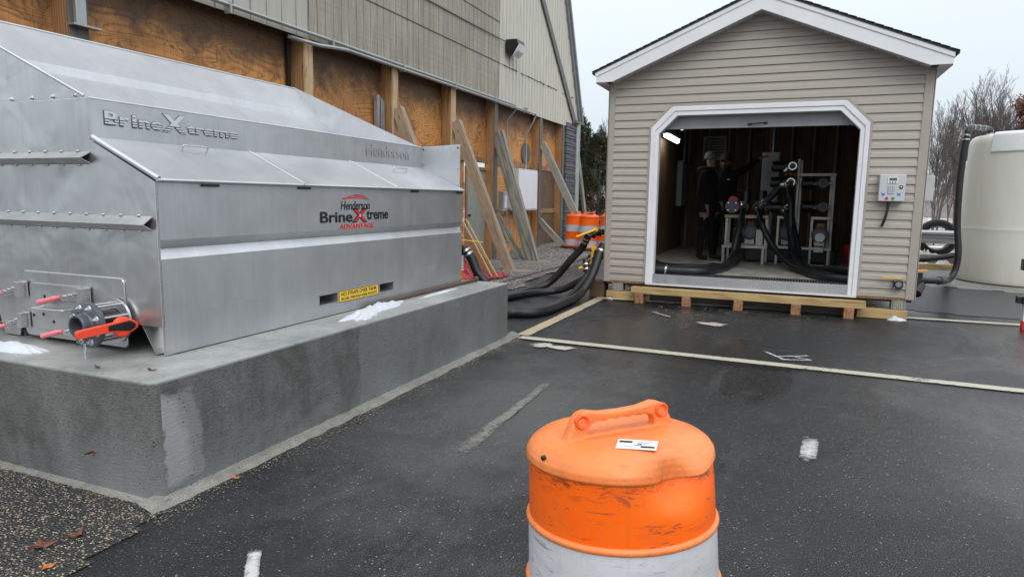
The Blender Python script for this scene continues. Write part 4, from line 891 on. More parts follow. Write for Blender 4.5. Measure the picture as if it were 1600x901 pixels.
# boards leaning by the door
for (a, b, w, lab) in (((-5.98, 12.00, .93), (-5.16, 11.75, -.17), .025, 'long thin pale board leaning towards the wall beside the tank end'), ((-6.02, 11.9, .93), (-5.22, 11.65, -.18), .02, 'second thin pale batten leaning just in front of the long board')):
    mb = MB(); mb.bar(a, b, .03, w); tag(obj('leaning_board', mb, POSTL, loc=(b[0], b[1], 0)), lab, 'board')
mb = MB(); mb.prism([(-6.1, 12.2, .80), (-6.1, 12.2, -.18), (-5.28, 12.0, -.18)], (0, .015, 0)); tag(obj('plywood_offcut', mb, simple('raw_plywood', (.42, .26, .14), .6, sc=4), loc=(-5.8, 12.1, -.18)), 'triangular tan plywood offcut standing behind the leaning boards', 'board')
# crumpled safety netting
mb = MB(); n = 34
for j in range(n):
    for i in range(n):
        u, v = i/(n-1), j/(n-1); x = -6.6+u*1.45+.15*nz(u*5, v*5, 1, 2); y = 10.6+v*1.7+.12*nz(u*4, v*4, 1, 7)
        mb.v.append(Vector((x, y, gz(x, y)+.03+.42*sm(.95, .0, u)*sm(0, .3, u)*(.4+abs(nz(u*6, v*6, 1, 3))*1.6)+.10*abs(nz(u*14, v*14, 1, 4)))))
for j in range(n-1):
    for i in range(n-1): mb.f.append((j*n+i, j*n+i+1, (j+1)*n+i+1, (j+1)*n+i)); mb.mi.append(0)
net = obj('safety_netting', mb, simple('pink_red_netting', (.42, .05, .06), .5), recalc=False, loc=(-5.9, 11.4, -.2)); w_ = net.modifiers.new('net', 'WIREFRAME'); w_.thickness = .022
tag(net, 'crumpled red plastic safety netting on the gravel beyond the tank', 'netting')

# ------------------------------------------------------------------ tan building (pump shed)
SY, SL, SR, SYB = 8.97, -2.33, 1.378, 15.1
shed = thing('pump_shed', 'beige vinyl sided shed with white gable trim and an open roll-up door', 'shed', ((SL+SR)/2, SY, .25))
CX = -.482; SLP = .4167; ZP = 3.66
def gl(z):      # half width of the gable at height z
    return min(1.80, (ZP+.06-z)/SLP)
def opening(z):
    if z < .25: z = .25
    if z > 2.50: return None
    c = 0 if z < 2.26 else (z-2.26)
    return (-1.715+c, .725-c) if z <= 2.48 else None
def courses(face, x0f, x1f, zend, has_open, flip=False):
    mb = MB(); z = .262; ch = .1018
    while z < zend:
        prof = [(z, .013), (z+.002, .016), (z+ch*.50, .012), (z+ch*.60, .004), (z+ch*.97, .000), (z+ch, .000)]
        for (za, da), (zb, db) in zip(prof, prof[1:]):
            if za >= zend: break
            h = gl(zb) if has_open else None
            a, b = (x0f, x1f) if h is None else (max(x0f, CX-h), min(x1f, CX+h))
            if b <= a: continue
            segs = [(a, b)]
            if has_open:
                op = opening((za+zb)/2)
                if op: segs = [(a, op[0]), (op[1], b)]
            for p, q in segs:
                if q > p: mb.add([face(p, da, za), face(q, da, za), face(q, db, zb), face(p, db, zb)], [(0, 1, 2, 3)])
        # dark underlap
        z += ch
    return mb
obj('front_siding', courses(lambda x, d, z: (x, SY-d, z), SL+.03, SR-.03, 3.66, True), VIN, shed, recalc=False)
obj('side_siding', courses(lambda y, d, z: (SR+d, y, z), SY+.02, SYB, 2.85, False), VIN, shed, recalc=False)
obj('side_siding', courses(lambda y, d, z: (SL-d, y, z), SY+.02, SYB, 2.85, False), VIN, shed, recalc=False)
# front wall sheathing with opening
def outline(x0, x1, z0, z1, c, y): return [(x0, y, z0), (x1, y, z0), (x1, y, z1-c), (x1-c, y, z1), (x0+c, y, z1), (x0, y, z1-c)]
mb = MB(); yf = SY+.006
O6 = [(SL+.01, yf, .25), (SR-.01, yf, .25), (SR-.01, yf, 2.88), (CX+.4, yf, 3.50), (CX-.4, yf, 3.50), (SL+.01, yf, 2.88)]
mb.ring(O6, outline(-1.70, .712, .38, 2.48, .24, yf), (0, .09, 0)); mb.prism([(CX+.4, yf, 3.50), (CX-.4, yf, 3.50), (CX, yf, 3.70)], (0, .09, 0)); obj('front_wall', mb, OSB, shed)
mb = MB(); mb.box(SL, SL+.012, SY+.1, SYB, .25, 2.86); obj('left_wall', mb, OSB, shed)
mb = MB(); mb.box(SR-.012, SR, SY+.1, SYB, .25, 2.86); obj('right_wall', mb, OSB, shed)
mb = MB(); mb.prism([(SL+.012, SYB-.012, .25), (SR-.012, SYB-.012, .25), (SR-.012, SYB-.012, 2.86), (CX, SYB-.012, 3.66), (SL+.012, SYB-.012, 2.86)], (0, .03, 0)); obj('rear_wall', mb, OSB, shed)
mb = MB(); mb.box(SL+.02, SR-.02, SY+.02, SYB-.02, .30, .372); obj('floor_deck', mb, FLOORP, shed)
mb = MB(); mb.box(SL+.0, SR-.0, SY+.1, SYB-.02, .20, .30); obj('floor_frame', mb, DARKW, shed)
for x in [SL+.18+.41*k for k in range(9)]:
    mb = MB(); mb.box(x, x+.038, SYB-.10, SYB-.012, .372, 2.86+.4*max(0, 1-abs(x-CX)/1.8)); obj('stud', mb, STUD, shed)
for y in [SY+.45+.61*k for k in range(10)]:
    for (a, b) in ((SL+.012, SL+.1), (SR-.1, SR-.012)):
        mb = MB(); mb.box(a, b, y, y+.038, .372, 2.84); obj('stud', mb, STUD if a > 0 else OSB, shed)
mb = MB(); mb.box(SL+.012, SL+.018, SY+.11, SYB-.03, .372, 2.8)
mb = MB(); mb.box(SL+.10, SL+.112, SY+.3, SYB-.1, .375, 2.45); obj('inner_board', mb, m_wood('brown_inner_board', (.22, .13, .06), (.36, .23, .12), (.09, .05, .025), 'z', .4), shed)
# roof
for sgn in (-1, 1):
    x1 = CX+sgn*2.035; zr = 3.845; ze = zr-2.035*SLP
    mb = MB(); mb.prism([(CX, SY-.27, zr), (x1, SY-.27, ze), (x1, SY-.27, ze-.028), (CX, SY-.27, zr-.03)], (0, SYB+.3-SY+.27, 0)); rf_ = obj('roof_slope', mb, SHING, shed)
    # bumpy shingle nose
    s_ = MB(); n = 22
    for k in range(n):
        t = k/n; t2 = (k+.93)/n; xa, xb = CX+sgn*2.04*t, CX+sgn*2.04*t2; za, zb = zr-2.04*t*SLP, zr-2.04*t2*SLP
        s_.prism([(xa, SY-.285, za+.001), (xb, SY-.285, zb+.006), (xb, SY-.285, zb-.002), (xa, SY-.285, za-.002)], (0, .4, 0))
    obj('shingle_edge', s_, SHING, rf_)
    # rake board in two layers, level cut at the eave
    def rk(top, bot, yy, th, xo):
        m_ = MB(); xe = CX+sgn*xo
        zt = lambda x: top-abs(x-CX)*SLP; zb = lambda x: bot-abs(x-CX)*SLP; zc = 2.866
        xc = CX+sgn*(bot-zc)/SLP
        P_ = [(CX, yy, zt(CX)), (xe, yy, zt(xe))]+([(xe, yy, zc), (CX+sgn*1.775, yy, zc), (CX+sgn*1.775, yy, zb(CX+sgn*1.775))] if bot < 3.7 else [(xe, yy, zb(xe))])+[(CX, yy, zb(CX))]
        m_.prism(P_, (0, th, 0)); return m_
    rb_ = obj('rake_board', rk(3.815, 3.605, SY-.25, .022, 1.985), WHITE, shed)
    obj('drip_trim', rk(3.82, 3.765, SY-.262, .012, 1.995), WHITE, rb_)
    # soffit under the rake and under the eave
    mb = MB(); mb.prism([(CX, SY-.23, 3.625), (CX+sgn*1.80, SY-.23, 3.625-1.80*SLP), (CX+sgn*1.80, SY-.23, 3.64-1.80*SLP), (CX, SY-.23, 3.64)], (0, .24, 0)); sf_ = obj('rake_soffit', mb, SOFF, shed)
    mb = MB()
    for k in range(20):
        t = .05+.047*k; x = CX+sgn*1.8*t; z = 3.6235-1.8*t*SLP; mb.box(x-.012, x+.012, SY-.06, SY-.045, z-.001, z+.001)
    obj('soffit_vent', mb, BLK, sf_)
    xa, xb = sorted((CX+sgn*1.86, CX+sgn*1.985))
    mb = MB(); mb.box(xa, xb, SY-.228, SYB+.25, 2.855, 2.870); mb.box(*sorted((CX+sgn*1.975, CX+sgn*1.99)), SY-.228, SYB+.25, 2.856, ze+.0); obj('eave_soffit', mb, SOFF, shed)
    xa, xb = (SL-.018, SL+.072) if sgn < 0 else (SR-.088, SR+.018)
    mb = MB(); mb.box(xa, xb, SY-.022, SY+.0, .245, 2.90); xo = SL-.02 if sgn < 0 else SR+.0; mb.box(xo, xo+.02, SY-.022, SY+.08, .245, 2.855); obj('corner_trim', mb, VINT, shed, bevel=.006)
mb = MB(); mb.box(SL+.03, -1.76, SY-.006, SY+.004, .236, .262); obj('base_board', mb, POSTW, shed); mb = MB(); mb.box(.78, SR-.03, SY-.006, SY+.004, .236, .262); obj('base_board', mb, POSTW, shed)
# door frame
mb = MB(); F_out = outline(-1.767, .778, .248, 2.556, .265, SY-.035); F_mid = outline(-1.712, .728, .248, 2.496, .245, SY-.035)
mb.ring(F_out, F_mid, (0, .03, 0)); mb.ring([(x, SY-.022, z) for x, y, z in F_mid], [(x, SY-.022, z) for x, y, z in outline(-1.662, .680, .248, 2.440, .225, 0)], (0, .13, 0))
df = obj('door_frame', mb, WHITE, shed, bevel=.004)
mb = MB(); mb.ring([(x, SY-.006, z) for x, y, z in outline(-1.795, .806, .262, 2.585, .275, 0)], [(x, SY-.006, z) for x, y, z in outline(-1.770, .781, .262, 2.56, .266, 0)], (0, -.016, 0)); obj('frame_channel', mb, VINT, shed)
mb = MB(); mb.box(-1.70, .71, SY+.15, SY+.19, 2.285, 2.62); mb.box(-1.70, .71, SY+.145, SY+.15, 2.287, 2.302)
rd = obj('roll_up_door', mb, ROLLD, shed, bevel=.003)
mb = MB(); mb.tube([(-.56, SY+.15, 2.325), (-.56, SY+.11, 2.328), (-.38, SY+.11, 2.336), (-.38, SY+.15, 2.335)], .007, 8, sub=1); mb.box(-.59, -.54, SY+.14, SY+.149, 2.31, 2.34); mb.box(-.40, -.35, SY+.14, SY+.149, 2.32, 2.35); obj('door_handle', mb, BLK, rd)
# threshold of aluminium tread plate with raised bars
mb = MB(); mb.box(-1.665, .683, SY-.03, SY-.02, .262, .376); mb.box(-1.665, .683, SY-.03, SY+.34, .376, .382); th_ = obj('threshold', mb, ALU, shed)
mb = MB()
for i in range(92):
    for j in range(4):
        x = -1.655+i*.0255; z = .275+j*.027; s_ = 1 if (i+j) % 2 else -1
        mb.bar((x-.009, SY-.031, z-.008*s_), (x+.009, SY-.031, z+.008*s_), .006, .004, up=(0, 1, 0))
obj('tread_pattern', mb, CHROME, th_)
mb = MB()
for i in range(72): mb.box(-1.655+i*.0325, -1.637+i*.0325, SY-.005, SY+.32, .382, .386)
obj('tread_slots', mb, BLK, th_)
mb = MB(); mb.box(-1.76, .78, SY-.036, SY-.031, .236, .262); obj('sill_strip', mb, SOFF, th_)
# control box
bx0, bx1, bz0, bz1 = .912, 1.178, 1.388, 1.692
mb = MB(); mb.box(bx0, bx1, SY-.135, SY-.016, bz0, bz1); cb = obj('control_box', mb, LBOX, shed, bevel=.006)
fy = SY-.1365
def pl(nm, x0, x1, z0, z1, mt, d=.004): m_ = MB(); m_.box(x0, x1, fy-d, fy+.001, z0, z1); return obj(nm, m_, mt, cb)
pl('display_bezel', .995, 1.098, 1.592, 1.662, WHITE, .006); LCD = simple('lcd_green', (.10, .125, .10), .2)
pl('display', 1.008, 1.086, 1.622, 1.654, LCD, .008)
for k in range(3): pl('soft_key', 1.010+.027*k, 1.024+.027*k, 1.598, 1.610, BLK, .009)
mb = MB(); mb.box(1.0, 1.068, fy-.004, fy+.001, 1.470, 1.560); kp = obj('keypad', mb, GALV, cb)
for r in range(4):
    for c_ in range(3):
        mb = MB(); x, z = 1.006+c_*.021, 1.476+r*.021; mb.box(x, x+.016, fy-.007, fy-.004, z, z+.016); obj('key', mb, simple('key_grey', (.48, .49, .55), .5) if 'key_grey' not in bpy.data.materials else bpy.data.materials['key_grey'], kp)
pl('card_reader', 1.118, 1.150, 1.535, 1.568, BLK, .010); pl('reader_mark', 1.128, 1.140, 1.545, 1.558, PAPER, .0115)
BLU = simple('blue_mark', (.03, .22, .58), .4); GRN = simple('green_button', (.02, .30, .10), .3)
for x in (.940, 1.098):
    mb = MB(); mb.prism([(x, fy-.003, 1.492), (x+.006, fy-.003, 1.455), (x+.032, fy-.003, 1.455), (x+.038, fy-.003, 1.492), (x+.030, fy-.003, 1.478), (x+.010, fy-.003, 1.478)], (0, .004, 0)); obj('cup_symbol', mb, BLU, cb)
for x, mt in ((.998, RED), (1.062, GRN)):
    mb = MB(); mb.cyl((x, fy, 1.424), (x, fy-.014, 1.424), .016, .014, 20); obj('push_button', mb, mt, cb, smooth=40)
mb = MB(); mb.tube([(1.028, SY-.07, 1.39), (1.026, SY-.07, 1.32), (1.014, SY-.075, 1.23), (.990, SY-.06, 1.13), (.986, SY-.03, 1.105)], .015, 10); obj('cable_sleeve', mb, BLK, cb, smooth=60)
# small outlet valve on the front siding
mb = MB(); mb.box(1.155, 1.255, SY-.075, SY-.016, .375, .478)
fv = obj('front_valve', mb, BLK, shed, bevel=.01); mb = MB(); mb.cyl((1.205, SY-.075, .427), (1.205, SY-.09, .427), .032, n=20); mb.cyl((1.205, SY-.09, .427), (1.205, SY-.094, .427), .020, n=20); obj('valve_socket', mb, simple('grey_socket', (.22, .22, .24), .4), fv)
mb = MB(); mb.box(1.02, 1.235, SY-.085, SY-.06, .492, .508); obj('valve_lever', mb, YEL, fv, bevel=.004)
for x in (1.165, 1.245):
    for z in (.387, .467):
        mb = MB(); mb.cyl((x, SY-.075, z), (x, SY-.082, z), .007, n=8); obj('bolt', mb, CHROME, fv)
mb = MB(); mb.box(SR+.018, SR+.19, 9.5, 9.8, 1.40, 1.705); obj('side_box', mb, LBOX, shed, bevel=.006)
# left side valves with yellow levers
def sidevalve(z, tiltz, y, lv, lv2=None):
    mb = MB(); x = SL-.016; p0 = Vector((x, y+.10, z+.02)); p1 = Vector((x-.14, y, z)); p2 = p1+Vector((-.13, -.10, tiltz))
    mb.tube([p0, p1, p2], .042, 12, sub=4)
    for q in (p1, p2, (p1+p2)/2):
        d = (p2-p1).normalized(); mb.cyl(q-d*.014, q+d*.014, .06, n=14)
    v_ = obj('side_valve', mb, BLK, shed, smooth=50)
    mb = MB()
    for q in (p1, p2):
        for k in range(5):
            t = R(72*k); mb.cyl(q+Vector((math.cos(t)*.05, -.025, math.sin(t)*.05)), q+Vector((math.cos(t)*.05, .0, math.sin(t)*.05)), .009, n=8)
    obj('clamp_bolts', mb, CHROME, v_)
    mb = MB(); L = [p1+Vector(a) for a in lv]; mb.tube(L, .015, 8, sub=1)
    for a, b in zip(L, L[1:]): mb.bar(a, b, .048, .014, up=(-.5, -.5, .7))
    mb.cyl(L[0]-Vector((0, .012, 0)), L[0]+Vector((0, .012, 0)), .035, n=16); obj('valve_lever', mb, YEL, v_)
    return p2
pA = sidevalve(.90, -.05, 9.16, [(-.02, -.07, .045), (-.26, -.22, -.06)])
pB = sidevalve(.60, -.12, 9.12, [(-.03, -.08, .085), (-.08, -.09, -.14), (-.22, -.14, -.20)])
# right side valve for the tank hose
mb = MB(); mb.tube([(SR+.02, 9.3, .46), (SR+.12, 9.28, .455), (SR+.34, 9.5, .44)], .042, 12); mb.cyl((SR+.07, 9.27, .35), (SR+.07, 9.27, .55), .055, n=14); mb.cyl((SR+.05, 9.20, .30), (SR+.10, 9.30, .40), .07, n=14)
rv_ = obj('side_valve', mb, BLK, shed, smooth=50); mb = MB(); mb.bar((SR+.05, 9.18, .575), (SR+.15, 9.20, .585), .05, .015); obj('valve_lever', mb, simple('orange_lever', (.80, .30, .03), .4), rv_)

# timber bearers under the shed and the step in front
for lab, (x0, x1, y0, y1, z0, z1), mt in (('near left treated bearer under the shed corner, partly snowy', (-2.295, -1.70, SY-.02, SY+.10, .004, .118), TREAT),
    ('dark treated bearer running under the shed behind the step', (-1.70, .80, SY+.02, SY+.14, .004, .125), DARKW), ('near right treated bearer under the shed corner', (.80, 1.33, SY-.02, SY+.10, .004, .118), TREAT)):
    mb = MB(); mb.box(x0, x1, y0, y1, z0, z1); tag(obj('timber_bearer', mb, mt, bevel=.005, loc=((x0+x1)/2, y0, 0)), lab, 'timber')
for lab, x in (('short grey post block under the left front corner of the shed', -2.22), ('short grey post block under the right front corner of the shed', 1.16)):
    mb = MB(); mb.box(x, x+.15, SY+.0, SY+.16, .12, .236); tag(obj('post_block', mb, BRGREY, bevel=.006, loc=(x, SY, .12)), lab, 'block')
step = thing('timber_step', 'long yellowish treated timber step on five short blocks in front of the shed door', 'step', (-.5, SY-.2, 0))
mb = MB(); mb.prism([(-1.915, SY-.20, .128), (.876, SY-.20, .128), (.876, SY-.20, .212), (-1.915, SY-.20, .212)], (0, .14, 0)); obj('step_plank', mb, TREAT, step, bevel=.005)
for k, x in enumerate((-1.80, -1.19, -.55, .12, .70)):
    mb = MB(); mb.box(x-.055, x+.055, SY-.225, SY+.0, .0, .126); obj('step_block', mb, TREATY, step, bevel=.006)
snowlump((1.22, SY-.06, .0), .09, .04, .045, 0, 'small snow heap against the right front shed bearer', 41)
snowlump((-2.22, SY-.06, .0), .05, .03, .03, 0, 'small snow crust at the left front shed bearer', 43)
mb = MB(); mb.tube([(-2.0, SY+.02, .20), (-1.88, SY-.0, .225), (-1.78, SY-.03, .215)], .016, 8); mb.tube([(-1.86, SY-.03, .232), (-1.76, SY-.045, .238)], .012, 8, sub=1); tag(obj('loose_cable', mb, BLK, loc=(-1.9, SY, .2)), 'black cable end lying under the left foot of the shed door', 'cable')

# ------------------------------------------------------------------ hoses outside
def hose(pts, r, label, clamps=(), mt=None, n=14):
    mb = MB(); mb.tube(pts, r, n, sub=8); root = thing('hose', label, 'hose', pts[0]); obj('hose_tube', mb, mt or RUB, root, smooth=60)
    for t in clamps:
        k = min(int(t*(len(pts)-1)), len(pts)-2); a, b = Vector(pts[k]), Vector(pts[k+1]); f = t*(len(pts)-1)-k; c = a.lerp(b, f); d = (b-a).normalized()
        mb = MB(); mb.cyl(c-d*.012, c+d*.012, r+.007, n=16); obj('hose_clamp', mb, CHROME, root, smooth=40)
    return root
hose([(-3.31, 6.60, .80), (-3.23, 6.62, .70), (-3.15, 6.62, .54), (-3.03, 6.62, .40), (-3.10, 6.75, .15), (-3.36, 7.2, .05), (-3.50, 8.0, .05), (-3.42, 8.8, .05), (-3.25, 9.08, .11), (-3.086, 9.15, .25), (-2.898, 9.15, .475), (-2.714, 9.15, .685), (pA.x, pA.y, pA.z)],
     .052, 'black hose from the tank outlet climbing to the upper yellow lever valve of the shed', (.02, .05, .96, .985))
hose([(-3.2, 6.3, .05), (-3.35, 7.0, .05), (-3.44, 8.0, .05), (-3.30, 8.62, .05), (-3.09, 8.86, .06), (-2.902, 8.9, .10), (-2.717, 8.9, .20), (-2.56, 8.92, .31), (pB.x, pB.y, pB.z)],
     .048, 'black hose lying low between the pad and the lower yellow lever valve of the shed', (.93, .975))
hose([(-3.1, 6.45, .06), (-2.95, 6.95, .06), (-2.70, 7.08, .06), (-2.60, 7.35, .06), (-2.58, 7.9, .06), (-2.56, 8.5, .08), (-2.50, 8.72, .22), (-2.45, 8.86, .40), (-2.42, 8.98, .60), (-2.38, 9.06, .74)],
     .058, 'thick black hose looping on the asphalt nearest the camera and rising to the shed corner', (.93,))
hose([(-3.25, 6.4, .055), (-3.00, 7.05, .05), (-2.80, 7.25, .05), (-2.68, 7.7, .05), (-2.66, 8.4, .07), (-2.60, 8.72, .20), (-2.53, 8.9, .36), (-2.46, 9.05, .52), (-2.38, 9.12, .62)],
     .046, 'thinner black hose running just behind the thick hose loop')
mb = MB(); mb.box(-2.55, -2.34, 9.0, 9.25, .0, .235); tag(obj('support_block', mb, RUST, bevel=.01, loc=(-2.45, 9.1, 0)), 'dark block under the shed beside the looping hoses', 'block')

# ------------------------------------------------------------------ near traffic drum
def dent(v, c, r, d):
    q = (v-c).length/r
    return v+d*math.exp(-q*q*2)
def make_drum(name, label, detailed, group=None):
    D = thing(name, label, 'traffic drum', (0, 0, 0), group); N = 96 if detailed else 28
    dents = [(Vector((.13, -.215, .715)), .10, Vector((-.03, .05, -.016))), (Vector((.11, -.225, .665)), .07, Vector((.012, -.022, 0))), (Vector((.20, -.12, .76)), .10, Vector((-.02, .01, -.028)))] if detailed else []
    def dd(m_):
        for i, v in enumerate(m_.v):
            for c, r, d in dents: v = dent(v, c, r, d)
            m_.v[i] = v
        return m_
    def dense(pf, k=5):
        o_ = []
        for (a, b), (c, d) in zip(pf, pf[1:]):
            for j in range(k): o_.append((a+(c-a)*j/k, b+(d-b)*j/k))
        return o_+[pf[-1]]
    cap = [(0, .770), (.06, .771), (.13, .774), (.185, .772), (.212, .763), (.228, .750), (.237, .735), (.239, .718), (.233, .711)]
    mb = MB(); mb.lathe(dense(cap, 4 if detailed else 1), n=N); obj('drum_cap', dd(mb), DPL if detailed else DOR, D, smooth=70)
    secs = [(.232, .711, .235, .560, OSH), (.2375, .543, .241, .390, WSH), (.2445, .372, .249, .232, OSH), (.253, .214, .258, .08, WSH)]
    for (r0, z0, r1, z1, mt) in secs:
        mb = MB(); mb.lathe(dense([(r0, z0), (r1, z1)], 14 if detailed else 1), n=N); obj('reflective_band', dd(mb), mt, D, smooth=70)
        mb = MB(); mb.lathe([(r1, z1+.001), (r1+.005, z1-.001), (r1+.0085, z1-.008), (r1+.0065, z1-.015), (r1+.0015, z1-.0185)], n=N); obj('drum_rib', mb, DPL if detailed else DOR, D, smooth=70)
    mb = MB(); mb.lathe([(.259, .065), (.29, .05), (.285, .03), (.0, .03)], n=N); obj('drum_foot', mb, DPL if detailed else DOR, D, smooth=40)
    mb = MB(); mb.lathe([(.30, .055), (.36, .05), (.375, .03), (.375, .0), (.0, .0)], n=N); obj('rubber_base', mb, RUBT, D, smooth=40)
    # handle: upright grip with finger scallops, hole and two bolt bosses
    mb = MB(); n = 26; outer = []; inner = []
    for i in range(n+1):
        t = i/n; x = -.185+.37*t; ax = abs(x); z = .783 if ax > .17 else (.783+.075*sm(.17, .125, ax)+(.012 if ax < .12 else 0))
        outer.append((x, z))
    TOP = [(-.185, .782), (-.165, .800), (-.150, .828), (-.140, .852), (-.125, .866), (-.105, .870), (-.06, .861), (0, .859), (.06, .861), (.105, .870), (.125, .866), (.140, .852), (.150, .828), (.165, .800), (.185, .782)]
    HOL = [(-.098, .800), (-.104, .812), (-.100, .826), (-.09, .836), (-.07, .842), (-.055, .838), (-.035, .843), (-.018, .839), (0, .843), (.018, .839), (.035, .843), (.055, .838), (.07, .842), (.09, .836), (.100, .826), (.104, .812), (.098, .800)]
    Y = .017
    def wall(P_, Q_, yo):
        pass
    # front and back faces as strips between outline and hole
    import itertools
    TT = [(-.185, .782), (-.165, .800), (-.150, .828), (-.140, .852), (-.125, .866), (-.105, .870), (-.085, .866), (-.06, .861), (0, .859), (.06, .861), (.085, .866), (.105, .870), (.125, .866), (.140, .852), (.150, .828), (.165, .800), (.185, .782)]
    prof_y = lambda z: Y if z > .80 else Y+.014*(.80-z)/.02
    TT = [(a*.96, b-.026) for a, b in TT]; HOL = [(a*.96, b-.026) for a, b in HOL]; prof_y = lambda z: Y if z > .775 else Y+.02*(.775-z)/.02
    mb.box(-.115, .115, -.021, .021, .755, .782)
    for s_ in (-1, 1):
        vs = [(a, s_*prof_y(b), b) for a, b in TT]+[(a, s_*prof_y(b), b) for a, b in HOL]; k = len(TT)
        mb.add(vs, [(i, i+1, k+i+1, k+i) for i in range(k-1)])
    for P_ in (TT, HOL):
        vs = [(a, s_*prof_y(b), b) for s_ in (-1, 1) for a, b in P_]; k = len(P_); mb.add(vs, [(i, i+1, k+i+1, k+i) for i in range(k-1)])
    o_ = obj('drum_handle', mb, DPL if detailed else DOR, D, smooth=55); 
    if detailed:
        bm = bmesh.new(); bm.from_mesh(o_.data); bmesh.ops.remove_doubles(bm, verts=bm.verts, dist=.0005); bmesh.ops.recalc_face_normals(bm, faces=bm.faces); bm.to_mesh(o_.data); bm.free()
        b_ = o_.modifiers.new('bevel', 'BEVEL'); b_.width = .005; b_.segments = 3; b_.limit_method = 'ANGLE'
        for sx_ in (-1, 1):
            mb = MB(); mb.lathe([(.0, .006), (.008, .002), (.014, -.003), (.0165, -.006), (.019, -.004), (.020, .0), (.020, .004)], (sx_*.117, -Y-.001, .820), 24, 'y'); obj('bolt_boss', mb, DOR, o_, smooth=60)
        mb = MB(); mb.lathe([(.0, .001), (.006, .001)], (-.21, -.115, .757), 12, 'z') if 0 else mb.cyl((-.190, -.128, .750), (-.197, -.133, .748), .006, n=12); obj('vent_hole', mb, BLK, D)
        # sticker
        mb = MB(); mb.box(-.047, .047, -.030, .030, 0, .0012); st = obj('sticker', mb, PAPER, D); st.location = (.028, -.125, .7765); st.rotation_euler = (R(3), 0, R(-14))
        for (a, b, c_, d_) in ((-.043, .008, -.012, .020), (.010, -.020, .042, -.009)):
            mb = MB(); mb.box(a, c_, b, d_, .0012, .0018); o2 = obj('sticker_print', mb, INK, st)
        mb = MB()
        for k in range(5): mb.box(-.040+.002*k, .036, -.026+.0, -.0255, .0012, .0016) if k == 0 else mb.box(.0, .04-.004*k, .022-.005*k, .0232-.005*k, .0012, .0016)
        mb.box(-.035, -.006, -.014, -.0125, .0012, .0016); mb.box(-.03, -.008, -.019, -.0178, .0012, .0016); obj('sticker_text', mb, simple('grey_print', (.25, .25, .27), .5), st)
        mb = MB(); mb.tube([(0, .0, .0018), (.007, .003, .0018), (.010, -.004, .0018), (.0, -.008, .0018), (-.006, -.003, .0018)], .0009, 5, sub=3); obj('sticker_print', mb, INK, st)
        # scuffs
        def onr(a, z, rr=.2375): return (rr*math.sin(a), -rr*math.cos(a), z)
    return D
nd = make_drum('traffic_drum', 'large dented orange and white traffic drum with handle and sticker in the foreground', True)
nd.scale = (1.03, 1.03, .968); nd.location = (-.334, 1.650, .012); nd.rotation_euler = (R(-3.0), R(-2.8), R(20))
for ch in nd.children:
    if ch.name.startswith('drum_handle'): ch.rotation_euler.z = R(26)
fd = make_drum('traffic_drum', 'orange and white drum in the middle of the three behind the far brace', False, 'drums standing beyond the braces')
fd.location = (-5.28, 18.4, gz(-5.28, 18.4)); fd.rotation_euler.z = R(20); fd.scale = (1.17, 1.17, 1.28)
dup(fd, (-5.83, 18.9, gz(-5.83, 18.9)), .9, 'left drum of the three, partly behind the leaning grey brace', (1.17, 1.17, 1.28))
dup(fd, (-4.66, 18.3, gz(-4.66, 18.3)), 0, 'right drum of the three, half hidden by the shed corner', (1.17, 1.17, 1.28))
dup(fd, (-3.96, 7.35, 0), 0, 'orange drum almost hidden behind the far end of the stainless tank', (1, 1, 1.2))

# ------------------------------------------------------------------ tanks, pipe and things to the right of the shed
def polytank(cx, cy, r, h, label, step):
    T = thing('plastic_tank', label, 'tank', (cx, cy, 0)); N = 72
    pf = [(0, .01), (r-.05, .01), (r-.01, .03), (r, .08)]+[(r, .1+.1*k) for k in range(9)]+[(r+.002, .93), (r+.006, .95), (r+.002, .97)]+[(r, 1.+.1*k) for k in range(int((h-1.3)/.1))]+[(r, h-.20), (r-.004, h-.14), (r-.015, h-.09), (r-.04, h-.045), (r-.08, h-.018), (r-.15, h-.004), (r*.55, h), (0, h+.005)]
    mb = MB(); mb.lathe(pf, (cx, cy, 0), N); obj('tank_shell', mb, POLY, T, smooth=50)
    if step:
        mb = MB(); a0, a1 = R(216), R(292); n = 14; zs = [(r+.024, h-.33), (r+.0, h-.035), (r-.04, h+.012), (r-.30, h+.02)]
        vs = []; 
        for i in range(n+1):
            a = a0+(a1-a0)*i/n
            for (q, z) in [(r-.1, h-.36)]+zs+[(r-.4, h-.3)]: vs.append((cx+q*math.cos(a), cy+q*math.sin(a), z))
        fs = [(i*6+k, (i+1)*6+k, (i+1)*6+k+1, i*6+k+1) for i in range(n) for k in range(5)]+[(0, 1, 2, 3, 4, 5), tuple(n*6+k for k in (5, 4, 3, 2, 1, 0))]
        mb.add(vs, fs); obj('moulded_step', mb, simple('skylit_polyethylene', (.74, .75, .75), .35, var=.03), T, smooth=40, bevel=.02, seg=3)  # whiter than the shell: the sky reflected on the step is in its colour
    return T
polytank(3.87, 14.42, 1.0, 2.58, 'big cream white plastic storage tank cut by the right edge of the photo', True)
polytank(4.40, 17.35, 1.0, 2.36, 'second pale plastic tank standing behind the big white one', False)
hose([(SR+.33, 9.49, .44), (1.93, 10.4, .36), (2.18, 11.7, .23), (2.43, 12.9, .12), (2.54, 13.25, .11), (2.61, 13.35, .20), (2.65, 13.38, .36), (2.65, 13.38, .60), (2.60, 13.4, 1.05), (2.575, 13.4, 1.68), (2.585, 13.4, 2.2), (2.602, 13.4, 2.47)], .052, 'long black hose from the shed side up the big white tank', (.99,))
